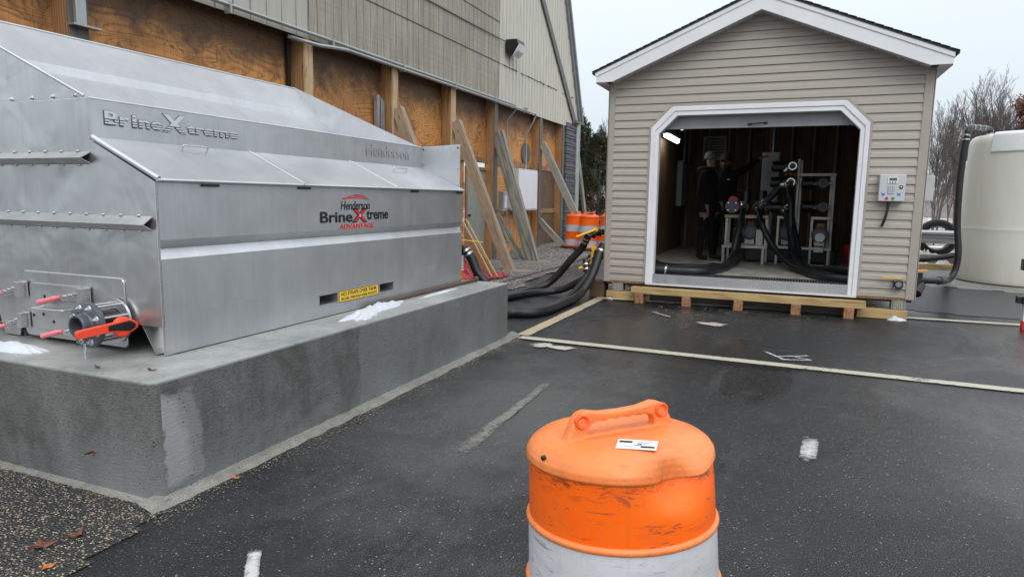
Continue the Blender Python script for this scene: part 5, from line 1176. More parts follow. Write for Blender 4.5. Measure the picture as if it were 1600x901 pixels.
mb = MB(); mb.tube([(2.602, 13.4, 2.46), (2.61, 13.4, 2.57), (2.65, 13.46, 2.64), (2.78, 13.75, 2.67), (3.05, 14.30, 2.70), (3.12, 14.42, 2.70), (3.16, 14.47, 2.66), (3.165, 14.48, 2.50)], .045, 12, sub=5)
pf_ = obj('tank_fill_pipe', mb, BLK, smooth=50, loc=(2.98, 13.66, 2.5)); tag(pf_, 'black elbow pipe with bright bands over the top edge of the big white tank', 'pipe')
for p, q in (((2.60, 13.4, 2.50), (2.604, 13.4, 2.525)), ((2.70, 13.57, 2.655), (2.715, 13.60, 2.657)), ((2.83, 13.85, 2.676), (2.845, 13.88, 2.678)), ((2.97, 14.14, 2.692), (2.985, 14.17, 2.694)), ((3.163, 14.478, 2.63), (3.164, 14.479, 2.605))):
    mb = MB(); mb.cyl(p, q, .053, n=14); obj('pipe_band', mb, CHROME, pf_, smooth=40)
# guardrail, tyre, timbers
gd = thing('guardrail', 'galvanised highway guardrail in front of the big tyre', 'guardrail', (4, 19, 0)); mb = MB(); pr = [(.0, .425), (-.02, .445), (-.08, .475), (-.08, .515), (-.01, .555), (-.01, .605), (-.08, .645), (-.08, .69), (-.02, .72), (0, .74)]
pr = [(a, b) for a, b in pr]; 
for (ya, za), (yb, zb) in zip(pr, pr[1:]): mb.add([(1.2, 19+ya, za), (12, 19+ya, za), (12, 19+yb, zb), (1.2, 19+yb, zb)], [(0, 1, 2, 3)])
obj('rail_beam', mb, GALV, gd, smooth=50)
for x in (1.6, 5.4, 9.2): mb = MB(); mb.box(x-.08, x+.08, 19.02, 19.2, -.1, .78); obj('rail_post', mb, BRGREY, gd)
ty = thing('old_tyre', 'large old black tyre standing behind the guardrail', 'tyre', (3.40, 19.45, 0)); mb = MB()
pfT = [(.285, -.10), (.30, -.13), (.38, -.145), (.43, -.13), (.452, -.10), (.457, 0), (.452, .10), (.43, .13), (.38, .145), (.30, .13), (.285, .10), (.275, .0), (.285, -.10)]
mb.lathe(pfT, (3.37, 19.45, .54), 44, 'y'); obj('tyre_tread', mb, RUBT, ty, smooth=50)
mb = MB(); mb.lathe([(.277, -.10), (.297, -.145), (.310, -.145), (.30, -.12)], (3.37, 19.45, .54), 44, 'y'); obj('tyre_bead', mb, simple('tyre_bead', (.05, .05, .05), .5), ty, smooth=50)
for lab, (a, b, h) in (('weathered brown timber on the ground below the guardrail', ((1.6, 18.2, .10), (6.0, 18.5, .10), .19)), ('yellowish timber lying nearer, beyond the black ground hose', ((1.4, 16.2, .06), (3.2, 16.45, .06), .12))):
    mb = MB(); mb.bar(a, b, .16, h); tag(obj('landscape_timber', mb, TREAT if h < .15 else BRTAN, bevel=.01, loc=a), lab, 'timber')
hose([(1.8, 16.6, .14), (2.6, 16.75, .17), (3.1, 16.9, .24), (3.5, 17.0, .34)], .06, 'black hose lying on the timbers behind the shed corner')
for k, (x, y, s_) in enumerate(((2.6, 17.4, .35), (3.2, 17.6, .3), (2.2, 17.0, .25), (3.0, 18.9, .5), (4.2, 20.2, .7), (2.4, 20.0, .6))):
    snowlump((x, y, .01), s_, s_*.5, .10+.1*(k > 2), k, ['patch of snow between the two timbers', 'snow patch right of the middle one between the timbers', 'small snow patch at the left between the timbers', 'snow heaped under the guardrail', 'snow bank behind the tyre on its right', 'snow bank behind the tyre on its left'][k], 50+k)
# striped marker at the right edge
mp = thing('marker_post', 'red and white striped marker post with black brackets at the right edge of the photo', 'marker post', (2.5, 8.9, 0))
mb = MB(); mb.box(2.425, 2.56, 8.86, 8.94, .10, .29); obj('post_stripe', mb, WHITE, mp, bevel=.004); mb = MB(); mb.box(2.425, 2.56, 8.86, 8.94, .0, .10); obj('post_stripe', mb, RED, mp, bevel=.004)
mb = MB(); mb.box(2.40, 2.58, 8.84, 8.96, .29, .375); mb.box(2.355, 2.42, 8.86, 8.94, .295, .372); obj('post_bracket', mb, BLK, mp, bevel=.004)
mb = MB(); mb.box(2.46, 2.53, 8.87, 8.93, .37, .70); obj('post_core', mb, RED, mp, bevel=.004); mb = MB(); mb.box(2.368, 2.56, 8.86, 8.94, .66, .785); obj('post_bracket', mb, BLK, mp, bevel=.004)

# ------------------------------------------------------------------ equipment in the shed
def bars(name, lst, s_, mt, parent):
    out_ = []
    for a, b in lst:
        mb = MB(); mb.bar(a, b, s_, s_); out_.append(obj(name, mb, mt, parent, bevel=.003))
    return out_
def actuator(c, ax, L, r, par, lab='valve_actuator'):
    c = Vector(c); ax = Vector(ax).normalized(); mb = MB(); h = ax*L/2
    mb.cyl(c-h, c+h, r, n=18); mb.cyl(c-h*1.18, c-h, r*.82, r, n=18); mb.cyl(c+h, c+h*1.12, r*1.08, n=18)
    o_ = obj(lab, mb, BLK, par, smooth=40, bevel=.004); return o_
def coupling(c, ax, r, par):
    c = Vector(c); ax = Vector(ax).normalized(); mb = MB()
    mb.cyl(c-ax*.02, c+ax*.02, r, n=18); mb.cyl(c-ax*.035, c-ax*.027, r*1.15, n=18); mb.cyl(c+ax*.027, c+ax*.035, r*1.15, n=18)
    return obj('clamp_ring', mb, CHROME, par, smooth=40)
def pump(c, par):
    x, y, z = c; mb = MB(); mb.cyl((x, y-.05, z), (x, y+.32, z), .10, n=20); mb.cyl((x, y-.12, z), (x, y-.05, z), .125, .11, n=20)
    pm = obj('pump_motor', mb, BLK, par, smooth=40); mb = MB(); mb.cyl((x, y-.15, z), (x, y-.12, z), .085, n=20); obj('pump_face', mb, PVC, pm); mb = MB(); mb.box(x-.07, x+.07, y-.1, y+.2, z-.19, z-.1); obj('pump_foot', mb, BRACKET, pm); mb = MB(); mb.box(x-.05, x+.06, y, y+.12, z+.10, z+.17); obj('wiring_box', mb, simple('brass_box', (.30, .16, .05), .5) if 'brass_box' not in bpy.data.materials else bpy.data.materials['brass_box'], pm)
FZ = .372
f1 = thing('pump_stand', 'left stainless pump frame with two upright black valve actuators beside the men', 'pump stand', (-.66, 11.5, FZ))
bars('frame_leg', [((-.955, 11.3, FZ+.28), (-.955, 11.3, 1.10)), ((-.355, 11.3, FZ+.28), (-.355, 11.3, 1.10)), ((-.955, 11.8, FZ), (-.955, 11.8, 1.10)), ((-.355, 11.8, FZ), (-.355, 11.8, 1.10)), ((-.985, 11.28, FZ), (-.985, 11.28, .65)), ((-.385, 11.28, FZ), (-.385, 11.28, .65))], .04, BRACKET, f1)
bars('frame_rail', [((-1.01, 11.26, .645), (-.34, 11.26, .65)), ((-.97, 11.8, .65), (-.34, 11.8, .65))], .045, BRACKET, f1)
mb = MB(); mb.box(-.99, -.33, 11.24, 11.84, 1.10, 1.15); obj('frame_top', mb, simple('tarnished_top', (.42, .36, .20), .5, .3), f1, bevel=.004)
for x in (-.70, -.465):
    actuator((x, 11.45, 1.43), (0, 0, 1), .19, .085, f1); mb = MB(); mb.cyl((x, 11.45, 1.15), (x, 11.45, 1.34), .06, n=16); mb.cyl((x-.06, 11.42, 1.28), (x+.06, 11.42, 1.28), .055, n=16); obj('valve_body', mb, BLK, f1, smooth=40)
coupling((-.71, 11.30, 1.285), (.1, -.5, -.5), .066, f1); coupling((-.50, 11.30, 1.29), (-.2, -.5, -.5), .066, f1); coupling((-.44, 11.30, 1.34), (.5, -.5, .5), .060, f1); coupling((-.745, 11.1, .89), (0, -.5, -.6), .075, f1)
mb = MB(); mb.cyl((-.885, 11.25, 1.28), (-.885, 11.33, 1.28), .105, n=28); mb.cyl((-.885, 11.33, 1.28), (-.70, 11.40, 1.28), .05, n=16); fg = obj('blind_flange', mb, PVC, f1, smooth=40)
for k in range(4):
    t = R(45+90*k); mb = MB(); mb.cyl((-.885+.08*math.cos(t), 11.25, 1.28+.08*math.sin(t)), (-.885+.08*math.cos(t), 11.235, 1.28+.08*math.sin(t)), .012, n=8); obj('flange_bolt', mb, CHROME, fg)
mb = MB(); mb.cyl((-.885, 11.36, 1.37), (-.885, 11.39, 1.37), .075, n=20); obj('red_cap', mb, RED, f1)
pump((-.60, 11.45, .88), f1); mb = MB(); mb.box(-.50, -.40, 11.3, 11.5, .68, .92); obj('pump_bracket', mb, BRACKET, f1)
f2 = thing('pump_stand', 'tall stainless pump frame on the right with five horizontal black actuators', 'pump stand', (.2, 11.7, FZ))
bars('frame_leg', [((.062, 11.60, FZ), (.058, 11.60, 2.04)), ((.105, 11.75, FZ), (.10, 11.75, 2.02)), ((.585, 11.6, FZ), (.575, 11.6, 1.80)), ((.54, 11.62, FZ+.28), (.54, 11.62, 1.78)), ((-.19, 11.55, FZ), (-.19, 11.55, 1.12)), ((.30, 11.5, FZ), (.30, 11.5, 1.12)), ((.56, 11.5, FZ), (.56, 11.5, .66)), ((-.08, 12.0, FZ), (-.08, 12.0, 1.12))], .038, BRACKET, f2)
bars('frame_rail', [((.06, 11.58, 1.79), (.60, 11.58, 1.79)), ((-.21, 11.53, 1.12), (.06, 11.53, 1.12)), ((.28, 11.5, 1.12), (.58, 11.5, 1.12)), ((-.22, 11.48, .65), (.60, 11.48, .64)), ((-.10, 11.58, 1.92), (.06, 11.58, 1.92)), ((-.1, 11.58, 1.66), (.06, 11.58, 1.66)), ((.40, 11.58, 1.655), (.56, 11.58, 1.655)), ((.40, 11.58, 1.29), (.56, 11.58, 1.29))], .045, BRACKET, f2)
for (x, z) in ((-.245, 1.915), (-.255, 1.67), (-.245, 1.28), (.205, 1.655), (.225, 1.295)):
    a_ = actuator((x, 11.5, z), (1, 0, 0), .16, .082, f2); mb = MB(); mb.cyl((x+.10, 11.5, z), (x+.17, 11.5, z), .05, n=16); mb.prism([(x+.065, 11.41, z-.03), (x+.115, 11.41, z-.03), (x+.115, 11.41, z+.03)], (0, .005, 0)); obj('actuator_neck', mb, PVC, a_)
    mb = MB(); mb.cyl((x+.21, 11.36, z), (x+.21, 11.6, z), .075, n=20); mb.cyl((x+.21, 11.355, z), (x+.21, 11.36, z), .055, n=20); obj('valve_body', mb, BLK, f2, smooth=40)
    mb = MB(); mb.lathe([(.045, 11.35), (.062, 11.35), (.062, 11.356), (.045, 11.356)], (x+.21, 0, z), 20, 'y'); obj('port_ring', mb, PVC if x > 0 else CHROME, f2)
for (c, a) in (((-.13, 11.4, 1.86), (-.5, 0, -.6)), ((-.07, 11.35, 1.62), (0, -.3, -1)), ((-.16, 11.42, 1.64), (1, 0, .2)), ((-.10, 11.30, 1.25), (0, -.3, -1)), ((-.02, 11.30, 1.24), (0, -.3, -1))): coupling(c, a, .062, f2)
pump((.42, 11.45, .87), f2); mb = MB(); mb.cyl((.42, 11.28, .83), (.42, 11.30, .83), .07, n=20); obj('white_cap', mb, WHITE, f2); mb = MB(); mb.box(.35, .48, 11.35, 11.6, .60, .70); obj('pump_bracket', mb, BRACKET, f2); pump((-.06, 11.8, .87), f2)
bars('cross_pipe', [((-.41, 11.42, 1.36), (-.16, 11.45, 1.66))], .085, BLK, f2); mb = MB(); mb.tube([(-.40, 11.42, 1.36), (-.30, 11.42, 1.47), (-.15, 11.43, 1.66)], .055, 12); obj('cross_hose', mb, RUB, f2)
mb = MB(); mb.cyl((-.38, 11.42, 1.28), (-.30, 11.42, 1.28), .045, n=14); obj('link_pipe', mb, PVC, f2)
mb = MB(); mb.tube([(-.15, 11.5, 1.78), (-.05, 11.45, 1.80), (.04, 11.5, 1.76), (.05, 11.5, 1.66)], .008, 6); obj('yellow_wire', mb, YEL, f2)
cc = thing('control_cabinet', 'tall light grey control cabinet on a strut behind the pump frames', 'cabinet', (-.39, 12.7, FZ))
mb = MB(); mb.box(-.535, -.25, 12.6, 12.82, 1.31, 2.21); obj('cabinet_body', mb, LBOX, cc, bevel=.006); mb = MB(); mb.box(-.515, -.265, 12.59, 12.60, 1.34, 2.18); obj('cabinet_door', mb, LBOX, cc, bevel=.004)
bars('strut', [((-.35, 12.85, FZ), (-.35, 12.85, 3.0)), ((-.50, 12.85, FZ), (-.50, 12.85, 1.4)), ((-.55, 12.84, 1.24), (-.22, 12.84, 1.24))], .05, GALV, cc); mb = MB(); mb.cyl((-.36, 12.72, 2.21), (-.36, 12.72, 3.1), .035, n=12); obj('cabinet_conduit', mb, PVC, cc)
mb = MB(); mb.box(SL+.112, SL+.22, 14.1, 15.0, 1.25, 2.16); obj('breaker_panel', mb, LBOX, shed, bevel=.006); mb = MB(); mb.cyl((SL+.16, 14.6, 2.16), (SL+.16, 14.6, 3.0), .03, n=10); obj('conduit', mb, GALV, shed)
mb = MB(); mb.ring([(-1.84, SYB-.13, 2.22), (-1.36, SYB-.13, 2.22), (-1.36, SYB-.13, 2.72), (-1.84, SYB-.13, 2.72)], [(-1.79, SYB-.13, 2.27), (-1.41, SYB-.13, 2.27), (-1.41, SYB-.13, 2.67), (-1.79, SYB-.13, 2.67)], (0, .1, 0))
lv = obj('louvre_frame', mb, LBOX, shed)
mb = MB()
for k in range(7): mb.box(-1.79, -1.41, SYB-.12, SYB-.10, 2.29+.055*k, 2.31+.055*k)
obj('louvre_slats', mb, GALV, lv)
lf = thing('strip_light', 'lit white strip light under the left ceiling inside the shed', 'strip light', (-2.0, 12.0, 2.42)); mb = MB(); mb.box(-2.06, -1.94, 11.35, 12.6, 2.45, 2.49); obj('light_housing', mb, WHITE, lf, bevel=.005)
mb = MB(); mb.tube([(-2.0, 11.38, 2.42), (-2.0, 12.57, 2.42)], .036, 12, sub=1); obj('light_tube', mb, LIT, lf, smooth=40)
mb = MB(); mb.box(.95, 1.30, 12.2, 12.9, 1.62, 1.64); mb.box(.95, 1.30, 12.2, 12.9, 1.22, 1.24); mb.box(.95, 1.30, 12.2, 12.9, .80, .82)
sh = obj('shelf_boards', mb, BRACKET, shed)
mb = MB(); mb.box(-.70, .70, 11.9, 12.6, FZ, FZ+.22) ; tag(obj('dark_crate', mb, BLK, bevel=.02, loc=(0, 12.2, FZ)), 'low black tray under the pump frames', 'tray')
mb = MB(); mb.lathe([(0, FZ), (.10, FZ), (.12, FZ+.26), (.10, FZ+.29), (0, FZ+.29)], (.95, 12.6, 0), 20); tag(obj('red_bucket', mb, RED, smooth=40, loc=(.95, 12.6, FZ)), 'small red can on the shed floor at the right', 'can')
for (c, lab) in (((-1.05, 11.1, FZ+.003), 'crumpled plastic sheet on the floor before the left pump frame'), ((.36, 11.35, FZ+.003), 'crumpled plastic sheet under the right pump frame')):
    mb = MB(); n = 12
    for j in range(n):
        for i in range(n): mb.v.append(Vector((c[0]-.16+.32*i/(n-1), c[1]-.10+.2*j/(n-1), c[2]+.012+.03*abs(nz(i*.9, j*.9, 1, c[0])))))
    for j in range(n-1):
        for i in range(n-1): mb.f.append((j*n+i, j*n+i+1, (j+1)*n+i+1, (j+1)*n+i)); mb.mi.append(0)
    tag(obj('plastic_sheet', mb, simple('clear_sheet', (.45, .45, .43), .3) if 'clear_sheet' not in bpy.data.materials else bpy.data.materials['clear_sheet'], recalc=False, loc=c), lab, 'plastic sheet')
# hoses inside
hose([(-.71, 11.28, 1.27), (-.72, 10.95, 1.05), (-.76, 10.8, .80), (-.80, 10.6, .52), (-.88, 10.0, .43), (-1.15, 9.45, .43), (-1.6, 9.36, .43), (-2.1, 9.4, .50), (-2.30, 9.4, .60)], .046, 'black hose from the left actuator down to the floor and out of the left wall', (.02,))
hose([(-.745, 11.12, .88), (-.745, 10.95, .70), (-.77, 10.7, .50), (-.84, 9.9, .43), (-1.05, 9.24, .43), (-1.5, 9.14, .43), (-2.0, 9.16, .46), (-2.30, 9.2, .50)], .055, 'thick black hose curving over the floor just inside the left of the threshold', (.02, .72))
hose([(-.70, 11.2, .50), (-.78, 10.5, .43), (-1.0, 9.85, .43), (-1.35, 9.70, .43), (-1.75, 9.9, .43), (-2.2, 10.6, .55)], .045, 'black hose on the shed floor behind the two left ones', (.55,))
hose([(-.50, 11.28, 1.27), (-.42, 10.95, 1.05), (-.30, 10.9, .80), (-.10, 10.7, .56), (.12, 10.2, .44), (.45, 9.75, .43), (.9, 9.62, .43), (1.32, 9.6, .45)], .045, 'black hose sweeping from the second actuator towards the right wall', (.02,))
hose([(-.10, 11.28, 1.23), (-.03, 11.1, 1.05), (.03, 10.95, .80), (.08, 10.7, .56), (.20, 10.0, .43), (.42, 9.40, .43), (.85, 9.22, .43), (1.32, 9.22, .45)], .052, 'thick black hose nearest the threshold on the right', (.02,))
hose([(-.02, 11.28, 1.22), (.03, 11.15, 1.0), (.10, 11.0, .75), (.16, 10.8, .54), (.30, 10.2, .43), (.60, 9.60, .52), (1.0, 9.42, .50), (1.32, 9.4, .50)], .048, 'black hose lying on top of the others on the right floor', (.02,))
hose([(-.07, 11.33, 1.60), (-.03, 11.1, 1.40), (.0, 11.05, 1.0), (.02, 11.0, .75), (.06, 10.85, .54), (.25, 10.4, .43), (.55, 9.95, .43), (1.32, 9.9, .45)], .045, 'black hose hanging from the middle of the tall frame', (.02,))

# ------------------------------------------------------------------ people
def skinmesh(name, J, E_, mats, assign, root, parent, loc):
    keys = list(J); me = bpy.data.meshes.new(name); me.from_pydata([J[k][0] for k in keys], [(keys.index(a), keys.index(b)) for a, b in E_], [])
    o = bpy.data.objects.new(name, me); COL.objects.link(o); sk = o.modifiers.new('s', 'SKIN'); sk.use_smooth_shade = True
    for k, v in zip(keys, me.skin_vertices[0].data):
        r = J[k][1]; v.radius = r if isinstance(r, tuple) else (r, r); v.use_root = (k == root)
    sb = o.modifiers.new('d', 'SUBSURF'); sb.levels = sb.render_levels = 2
    bpy.context.view_layer.update(); dg = bpy.context.evaluated_depsgraph_get(); m2 = bpy.data.meshes.new_from_object(o.evaluated_get(dg))
    bpy.data.objects.remove(o); m2.materials.clear()
    for mt in mats: m2.materials.append(mt)
    for p in m2.polygons: p.material_index = assign(p.center); p.use_smooth = True
    o = bpy.data.objects.new(name, m2); COL.objects.link(o); o.parent = parent; ORG[o.name] = Vector((0, 0, 0)); return o
def hand(J, E_, wrist, d, up, s_, pre):
    """palm, four unequal fingers and a thumb, slightly curled; d = direction of the hand, s_ = thumb side"""
    w = Vector(wrist); d = Vector(d).normalized(); u = Vector(up).normalized(); sd_ = d.cross(u).normalized()*s_
    J[pre+'palm'] = (w+d*.055, (.030, .022)); E_.append((pre+'wrist', pre+'palm'))
    for i, (off, L) in enumerate(((.028, .070), (.010, .080), (-.009, .074), (-.027, .058))):
        a = w+d*.085+sd_*off; b = a+d*L*.5-u*.006; c = b+d*L*.4-u*.022
        J[f'{pre}k{i}'] = (a, .0100); J[f'{pre}m{i}'] = (b, .0088); J[f'{pre}t{i}'] = (c, .0075)
        E_ += [(pre+'palm', f'{pre}k{i}'), (f'{pre}k{i}', f'{pre}m{i}'), (f'{pre}m{i}', f'{pre}t{i}')]
    a = w+d*.03+sd_*.034; b = a+d*.03+sd_*.024; c = b+d*.026+sd_*.006
    J[pre+'th1'] = (a, .012); J[pre+'th2'] = (b, .010); J[pre+'th3'] = (c, .0085)
    E_ += [(pre+'palm', pre+'th1'), (pre+'th1', pre+'th2'), (pre+'th2', pre+'th3')]
def person(label, loc, rz, arms, headturn, cap_mt, stance):
    """figure facing local -Y"""
    P_ = thing('person', label, 'person', loc); P_.rotation_euler.z = rz; ORG[P_.name] = Vector((0, 0, 0))
    hx, hy = math.sin(headturn)*.02, -math.cos(headturn)*.02; fv_ = Vector((math.sin(headturn), -math.cos(headturn), 0))
    J = {'pelvis': (Vector((0, 0, .96)), (.165, .125)), 'waist': (Vector((0, -.005, 1.12)), (.165, .125)), 'chest': (Vector((0, 0, 1.30)), (.18, .13)), 'upper': (Vector((0, .01, 1.40)), (.15, .105)),
         'neck': (Vector((0, -.005, 1.50)), .062), 'jaw': (Vector((hx, hy-.0, 1.575))+fv_*.02, (.062, .070)), 'face': (Vector((hx, hy, 1.65))+fv_*.01, (.074, .090)), 'crown': (Vector((hx, hy, 1.725)), (.066, .080)), 'nose': (Vector((hx, hy, 1.635))+fv_*.108, .013)}
    E_ = [('pelvis', 'waist'), ('waist', 'chest'), ('chest', 'upper'), ('upper', 'neck'), ('neck', 'jaw'), ('jaw', 'face'), ('face', 'crown'), ('face', 'nose')]
    for sd_, pre in ((-1, 'L'), (1, 'R')):
        fx, fy_, ft = stance[0 if sd_ < 0 else 1]
        J[pre+'hip'] = (Vector((.095*sd_, 0, .90)), (.105, .11)); J[pre+'knee'] = (Vector((.10*sd_*.5+fx*.5, fy_*.5-.02, .50)), (.073, .078)); J[pre+'calf'] = (Vector((.03*sd_+fx*.7, fy_*.7, .33)), .064); J[pre+'ank'] = (Vector((fx, fy_, .10)), .050)
        J[pre+'heel'] = (Vector((fx, fy_+.03, .045)), .042); J[pre+'toe'] = (Vector((fx+math.sin(ft)*.17, fy_-math.cos(ft)*.17, .038)), (.042, .034))
        E_ += [('pelvis', pre+'hip'), (pre+'hip', pre+'knee'), (pre+'knee', pre+'calf'), (pre+'calf', pre+'ank'), (pre+'ank', pre+'heel'), (pre+'heel', pre+'toe')]
        sh_, el, wr, hd_, up = arms[0 if sd_ < 0 else 1]
        J[pre+'sh'] = (Vector(sh_), .078); J[pre+'el'] = (Vector(el), .058); J[pre+'fore'] = ((Vector(el)+Vector(wr))/2, .05); J[pre+'wrist'] = (Vector(wr), .030)
        E_ += [('upper', pre+'sh'), (pre+'sh', pre+'el'), (pre+'el', pre+'fore'), (pre+'fore', pre+'wrist')]
        hand(J, E_, wr, hd_, up, -sd_, pre)
    wrs = [Vector(arms[0][2]), Vector(arms[1][2])]; dirs = [Vector(arms[0][3]).normalized(), Vector(arms[1][3]).normalized()]
    def assign(c):
        for w, d in zip(wrs, dirs):
            if (c-w).dot(d) > -.005 and (c-w).length < .24: return 1
        if c.z > 1.525 and abs(c.x) < .125: return 1
        if c.z < .10: return 2
        return 0
    skinmesh('body', J, E_, [CLOTH, SKIN, RUBT], assign, 'pelvis', P_, loc)
    hc = Vector((hx, hy, 0))
    # cap with brim
    mb = MB(); n = 24; vs = []
    for j, (q, z) in enumerate(((1.0, 1.690), (1.02, 1.715), (.97, 1.755), (.80, 1.790), (.50, 1.808), (.0, 1.813))):
        for i in range(n): t = 2*math.pi*i/n; vs.append(hc+Vector((.088*q*math.cos(t), .106*q*math.sin(t), z)))
    mb.add(vs, [(j*n+i, j*n+(i+1) % n, (j+1)*n+(i+1) % n, (j+1)*n+i) for j in range(5) for i in range(n)])
    br_ = [hc+Matrix.Rotation(headturn, 3, 'Z') @ Vector(p) for p in ((-.075, -.06, 1.70), (-.06, -.125, 1.695), (-.03, -.165, 1.688), (.03, -.165, 1.688), (.06, -.125, 1.695), (.075, -.06, 1.70))]
    mb.prism(br_, (0, 0, .008)); obj('cap', mb, cap_mt, P_, smooth=50)
    # eyes, ears
    M_ = Matrix.Rotation(headturn, 3, 'Z')
    for s_ in (-1, 1):
        mb = MB(); c = hc+M_ @ Vector((.030*s_, -.088, 1.660)); mb.lathe([(0, -.009), (.008, -.005), (.010, 0), (.008, .005), (0, .009)], c, 10); obj('eye', mb, BLK, P_, smooth=80)
        mb = MB(); c = hc+M_ @ Vector((.078*s_, .005, 1.645)); mb.lathe([(0, -.030), (.012, -.02), (.015, 0), (.013, .02), (0, .032)], c, 10); obj('ear', mb, SKIN, P_, smooth=80)
    mb = MB(); mb.obox(hc+M_ @ Vector((0, -.092, 1.600)), (.045, .012, .008), M_); obj('mouth', mb, simple('lips', (.30, .11, .09), .5) if 'lips' not in bpy.data.materials else bpy.data.materials['lips'], P_)
    # jacket: loose shell with collar over the torso
    mb = MB(); rows = [(.80, .205, .150), (.84, .215, .160), (.98, .212, .158), (1.12, .208, .150), (1.28, .222, .155), (1.38, .215, .145), (1.45, .150, .115), (1.50, .095, .095), (1.545, .088, .090), (1.55, .078, .078)]; n = 28; vs = []
    for z, a, b in rows:
        for i in range(n): t = 2*math.pi*i/n; q = 1+.05*nz(math.cos(t)*3, z*9, 1, loc[0]); vs.append((a*q*math.cos(t), b*q*math.sin(t), z))
    mb.add(vs, [(j*n+i, j*n+(i+1) % n, (j+1)*n+(i+1) % n, (j+1)*n+i) for j in range(len(rows)-1) for i in range(n)]); obj('jacket', mb, CLOTH, P_, smooth=80, recalc=False)
    return P_, hc, M_
GREYC = simple('grey_cap', (.20, .20, .20), .9); CAMO = simple('camouflage_cap', (.07, .065, .045), .9, var=.8, sc=60)
dnv = (0, 0, -1)
p1, hc, M_ = person('man in black seen from the side with a grey cap and keys on his belt', (-1.34, 11.86, FZ), R(72),
    [((-.19, .0, 1.42), (-.25, .03, 1.16), (-.22, -.10, .93), (0, -.25, -1), (0, -1, 0)), ((.19, .0, 1.42), (.25, -.02, 1.15), (.20, -.16, .98), (0, -.4, -1), (0, -1, 0))], R(12), GREYC, [(-.12, .04, -.1), (.12, -.08, .15)])
mb = MB(); mb.lathe([(.10, 1.44), (.135, 1.47), (.145, 1.52), (.12, 1.56), (.085, 1.55)], (0, .06, 0), 24); obj('hood', mb, CLOTH, p1, smooth=80)
mb = MB(); mb.tube([(.22, -.06, .98), (.235, -.07, .94), (.23, -.08, .90)], .006, 6); mb.obox((.232, -.085, .90), (.02, .03, .05), Matrix.Rotation(.3, 3, 'X')); mb.obox((.236, -.05, .92), (.012, .022, .04), Matrix.Rotation(-.4, 3, 'X')); mb.cyl((.235, -.07, .95), (.240, -.07, .95), .022, n=12); obj('keys', mb, CHROME, p1)
p2, hc, M_ = person('bearded man in black facing the camera, one arm stretched up to the grey cabinet', (-1.12, 12.36, FZ), R(2),
    [((-.18, .0, 1.42), (-.24, .04, 1.16), (-.20, -.10, .95), (0, -.3, -1), (0, -1, 0)), ((.18, .0, 1.45), (.38, .02, 1.58), (.545, .08, 1.72), (.93, .12, .42), (-.3, -.2, .9))], R(-8), CAMO, [(-.12, .0, 0), (.12, .0, .2)])
mb = MB()
for s_ in (-1, 1): mb.obox(hc+M_ @ Vector((.030*s_, -.102, 1.662)), (.048, .006, .030), M_)
mb.obox(hc+M_ @ Vector((0, -.102, 1.668)), (.02, .004, .006), M_); obj('glasses', mb, BLK, p2)
mb = MB(); n = 18; vs = []
for j, (z, a, b) in enumerate(((1.625, .072, .100), (1.600, .074, .112), (1.565, .066, .112), (1.535, .045, .095), (1.515, .015, .075))):
    for i in range(n): t = math.pi+math.pi*i/(n-1); vs.append(hc+M_ @ Vector((a*math.cos(t), b*math.sin(t), z)))
mb.add(vs, [(j*n+i, j*n+i+1, (j+1)*n+i+1, (j+1)*n+i) for j in range(4) for i in range(n-1)]); obj('beard', mb, simple('beard_brown', (.10, .06, .04), .9, sc=60), p2, smooth=80, recalc=False)
mb = MB(); mb.obox((.07, -.160, 1.36), (.05, .004, .014), Matrix.Identity(3)); obj('chest_logo', mb, PAPER, p2)

# ------------------------------------------------------------------ trees
def bare_tree(x, y, h, seed, group, label, r0=None, spread=.5, leaves=0, lean=(0, 0)):
    rg = random.Random(seed); T = thing('bare_tree', label, 'tree', (x, y, 0), group); tr = MB(); br = MB(); lf_ = MB(); r0 = r0 or h*.0062
    def grow(mbt, p, d, L, r, lev):
        n = 4 if lev < 3 else 3; pts = [p]; q = p
        for i in range(n):
            d = (d+Vector((rg.uniform(-1, 1), rg.uniform(-1, 1), rg.uniform(-.3, .7)))*(.10 if lev == 0 else .20)).normalized(); q = q+d*L/n; pts.append(q)
        rr = lambda t: max(r*(1-.65*t), .0028)
        mbt.tube(pts, rr, 5 if lev < 2 else 3, sub=1, caps=False)
        if leaves and lev >= 2:
            for k in range(leaves):
                c = pts[rg.randint(1, n)]+Vector((rg.gauss(0, .10), rg.gauss(0, .10), rg.gauss(0, .08))); a = Vector((rg.uniform(-1, 1), rg.uniform(-1, 1), rg.uniform(-1, 1))).normalized(); b = a.orthogonal().normalized(); s_ = rg.uniform(.03, .06)
                lf_.add([c-a*s_, c+b*s_*.5, c+a*s_, c-b*s_*.5], [(0, 1, 2, 3)])
        if lev < 4:
            nb = {0: 13, 1: 7, 2: 5, 3: 3}[lev]
            for k in range(nb):
                t = (.18 if lev == 0 else .25)+(.78 if lev == 0 else .7)*(k+rg.random())/nb; i = min(int(t*n), n-1); b0 = pts[i].lerp(pts[i+1], t*n-i)
                ax = Vector((rg.uniform(-1, 1), rg.uniform(-1, 1), 0)).normalized(); dd = (d*(1.0)+ax*spread*rg.uniform(.5, 1.3)+Vector((0, 0, .25))).normalized()
                grow(br, b0, dd, L*rg.uniform(.38, .6)*(1-.35*t), r*.5*(1-.5*t)+.002, lev+1)
    grow(tr, Vector((x, y, 0)), Vector((lean[0], lean[1], 1)).normalized(), h*.82, r0, 0)
    obj('trunk', tr, BARK, T, recalc=False); obj('branches', br, BARK, T, recalc=False)
    if leaves: obj('leaves', lf_, OAKL, T, recalc=False)
rt_ = random.Random(5)
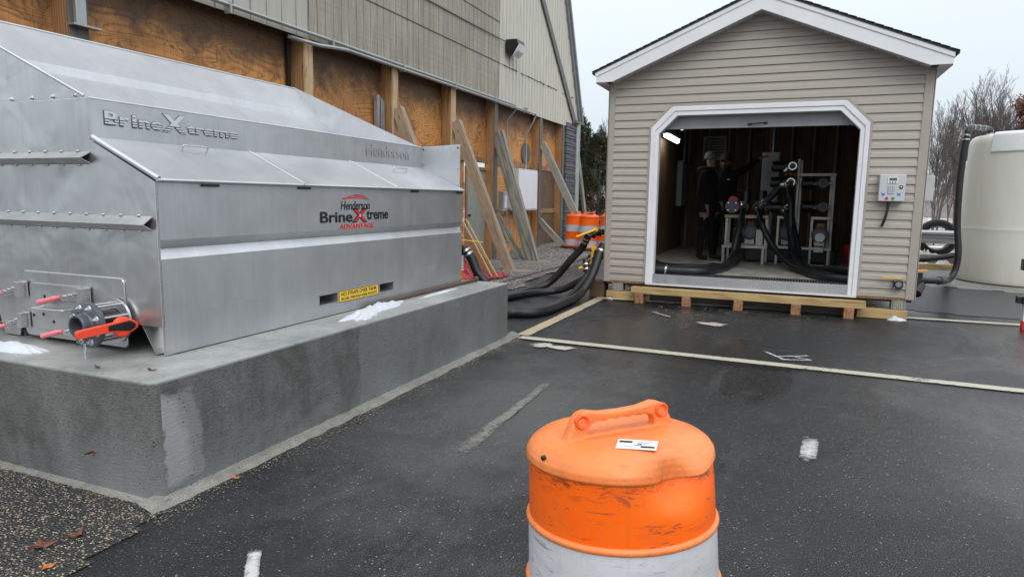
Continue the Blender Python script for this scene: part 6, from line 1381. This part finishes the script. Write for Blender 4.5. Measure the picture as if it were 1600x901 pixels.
for k in range(24):
    y = rt_.uniform(25, 46); u = k/23; x = (.150+.085*u+.02*rt_.random())*y+.1; h = (3.0+1.0*rt_.random()+.6*u)*(y/27)
    bare_tree(x, y, h+.4, 100+k, 'thin bare trees beyond the guardrail', 'thin grey bare tree in the thicket beyond the guardrail and tanks', spread=.42)
for k in range(8):
    bare_tree(8.5+k*1.5+rt_.random(), 26+rt_.random()*9, 4.6+rt_.random()*1.5, 500+k, 'thin bare trees beyond the guardrail', 'thin grey bare tree in the thicket beyond the guardrail and tanks', spread=.42)
mb = MB(); nx_, ny_ = 260, 7
for j in range(ny_):
    for i in range(nx_):
        x = -110+i*1.0; y = 78+j*3+.0006*(x-10)**2; h_ = math.sin(math.pi*j/(ny_-1))*(2.9+1.3*nz(x, 0, .12)+1.2*nz(x, j, .9)+.9*rnd.random()); mb.v.append(Vector((x, y, max(0, h_)-.1)))
for j in range(ny_-1):
    for i in range(nx_-1): mb.f.append((j*nx_+i, j*nx_+i+1, (j+1)*nx_+i+1, (j+1)*nx_+i)); mb.mi.append(0)
def m_woods():
    g = G('far_woods_brush'); p = g.geo(); n = g.noise(g.map(p, (9, 1, 1.2)), 1.5, 6, .7); return g.fin(g.mix(g.ramp(n, (.35, 0.), (.65, 1.)), (.07, .06, .055), (.24, .22, .21)), .9)
tag(obj('far_woods', mb, m_woods(), recalc=False), 'low grey brown winter woods along the horizon', 'woods', kind='stuff')
bare_tree(5.35, 26.5, 5.1, 300, None, 'taller crooked bare tree rising above the thicket over the white tank', .06, .55)
bare_tree(6.25, 27.0, 5.0, 301, None, 'bare tree with long rising twigs at the far right over the white tank', .05, .5)
bare_tree(6.45, 25.0, 4.3, 302, None, 'small oak keeping its rusty brown leaves at the far right', .07, .7, 7)
bare_tree(5.75, 24.5, 3.1, 303, None, 'low brush with a few rusty leaves just behind the big white tank', .03, .8, 4)
for k in range(5):
    y = 30+k*1.5; x = -(.235+.012*k)*y; bare_tree(x, y, 5.6-.25*k, 400+k, 'bare trees behind the cedars', 'pale bare tree rising behind the dark cedars left of the shed', spread=.45)
def cedar(x, y, h, rad, seed, label):
    rg = random.Random(seed); T = thing('cedar_tree', label, 'tree', (x, y, -.3))
    mb = MB(); mb.tube([(x, y, -.3), (x+.05, y, h*.5), (x, y, h*.95)], lambda t: .09*(1-t)+.01, 8); 
    for k in range(26):
        t = .12+.8*k/26; a = rg.uniform(0, 6.28); R_ = rad*(1-t)**.7*.8; mb.tube([(x, y, h*t), (x+R_*.6*math.cos(a), y+R_*.6*math.sin(a), h*t+R_*.35), (x+R_*math.cos(a), y+R_*math.sin(a), h*t+R_*.75)], .014, 4, sub=2)
    obj('trunk', mb, BARK, T, recalc=False); mbs = [MB(), MB(), MB()]
    plumes = []
    for k in range(240):
        t = rg.random()**.85; z = -.1+h*t*.93; Rm = rad*(max(0, 1-t))**.62*(.75+.45*rg.random()); a = rg.uniform(0, 6.28)
        plumes.append((Vector((x+Rm*math.cos(a)*.8, y+Rm*math.sin(a)*.8, z)), Vector((math.cos(a)*.55, math.sin(a)*.55, rg.uniform(.5, 1.3))).normalized(), rg.uniform(.35, .75)*(.5+.5*(1-t))))
    for k in range(5): plumes.append((Vector((x+rg.uniform(-.08, .08), y, h*(.72+.05*k))), Vector((rg.uniform(-.12, .12), 0, 1)).normalized(), .45))
    for p, d, L in plumes:
        m_ = mbs[rg.choices((0, 1, 2), (6, 4, 1.4))[0]]
        for j in range(105):
            t = rg.random(); c = p+d*L*t+Vector((rg.gauss(0, 1), rg.gauss(0, 1), rg.gauss(0, .7)))*(.11*(1-.75*t)); dd = (d+Vector((rg.uniform(-1, 1), rg.uniform(-1, 1), rg.uniform(-.6, 1)))*.7).normalized(); b = dd.orthogonal().normalized(); b = Matrix.Rotation(rg.uniform(0, 6.28), 3, dd) @ b; s_ = rg.uniform(.045, .10)
            m_.add([c-b*s_*.22, c+b*s_*.22, c+dd*s_*1.3], [(0, 1, 2)])
    for i, m_ in enumerate(mbs): obj('crown', m_, (CED1, CED2, CED3)[i], T, recalc=False)
cedar(-8.35, 27.0, 5.2, 1.25, 1, 'tall dark cedar with a slender tip beside the storage building corner')
cedar(-7.25, 26.4, 4.1, 1.15, 2, 'lower rusty green cedar close to the left side of the shed')
cedar(-6.0, 27.5, 4.4, 1.3, 3, 'dark cedar mostly hidden behind the shed')
cedar(-9.9, 28.0, 4.8, 1.4, 4, 'dark cedar behind the storage building corner')
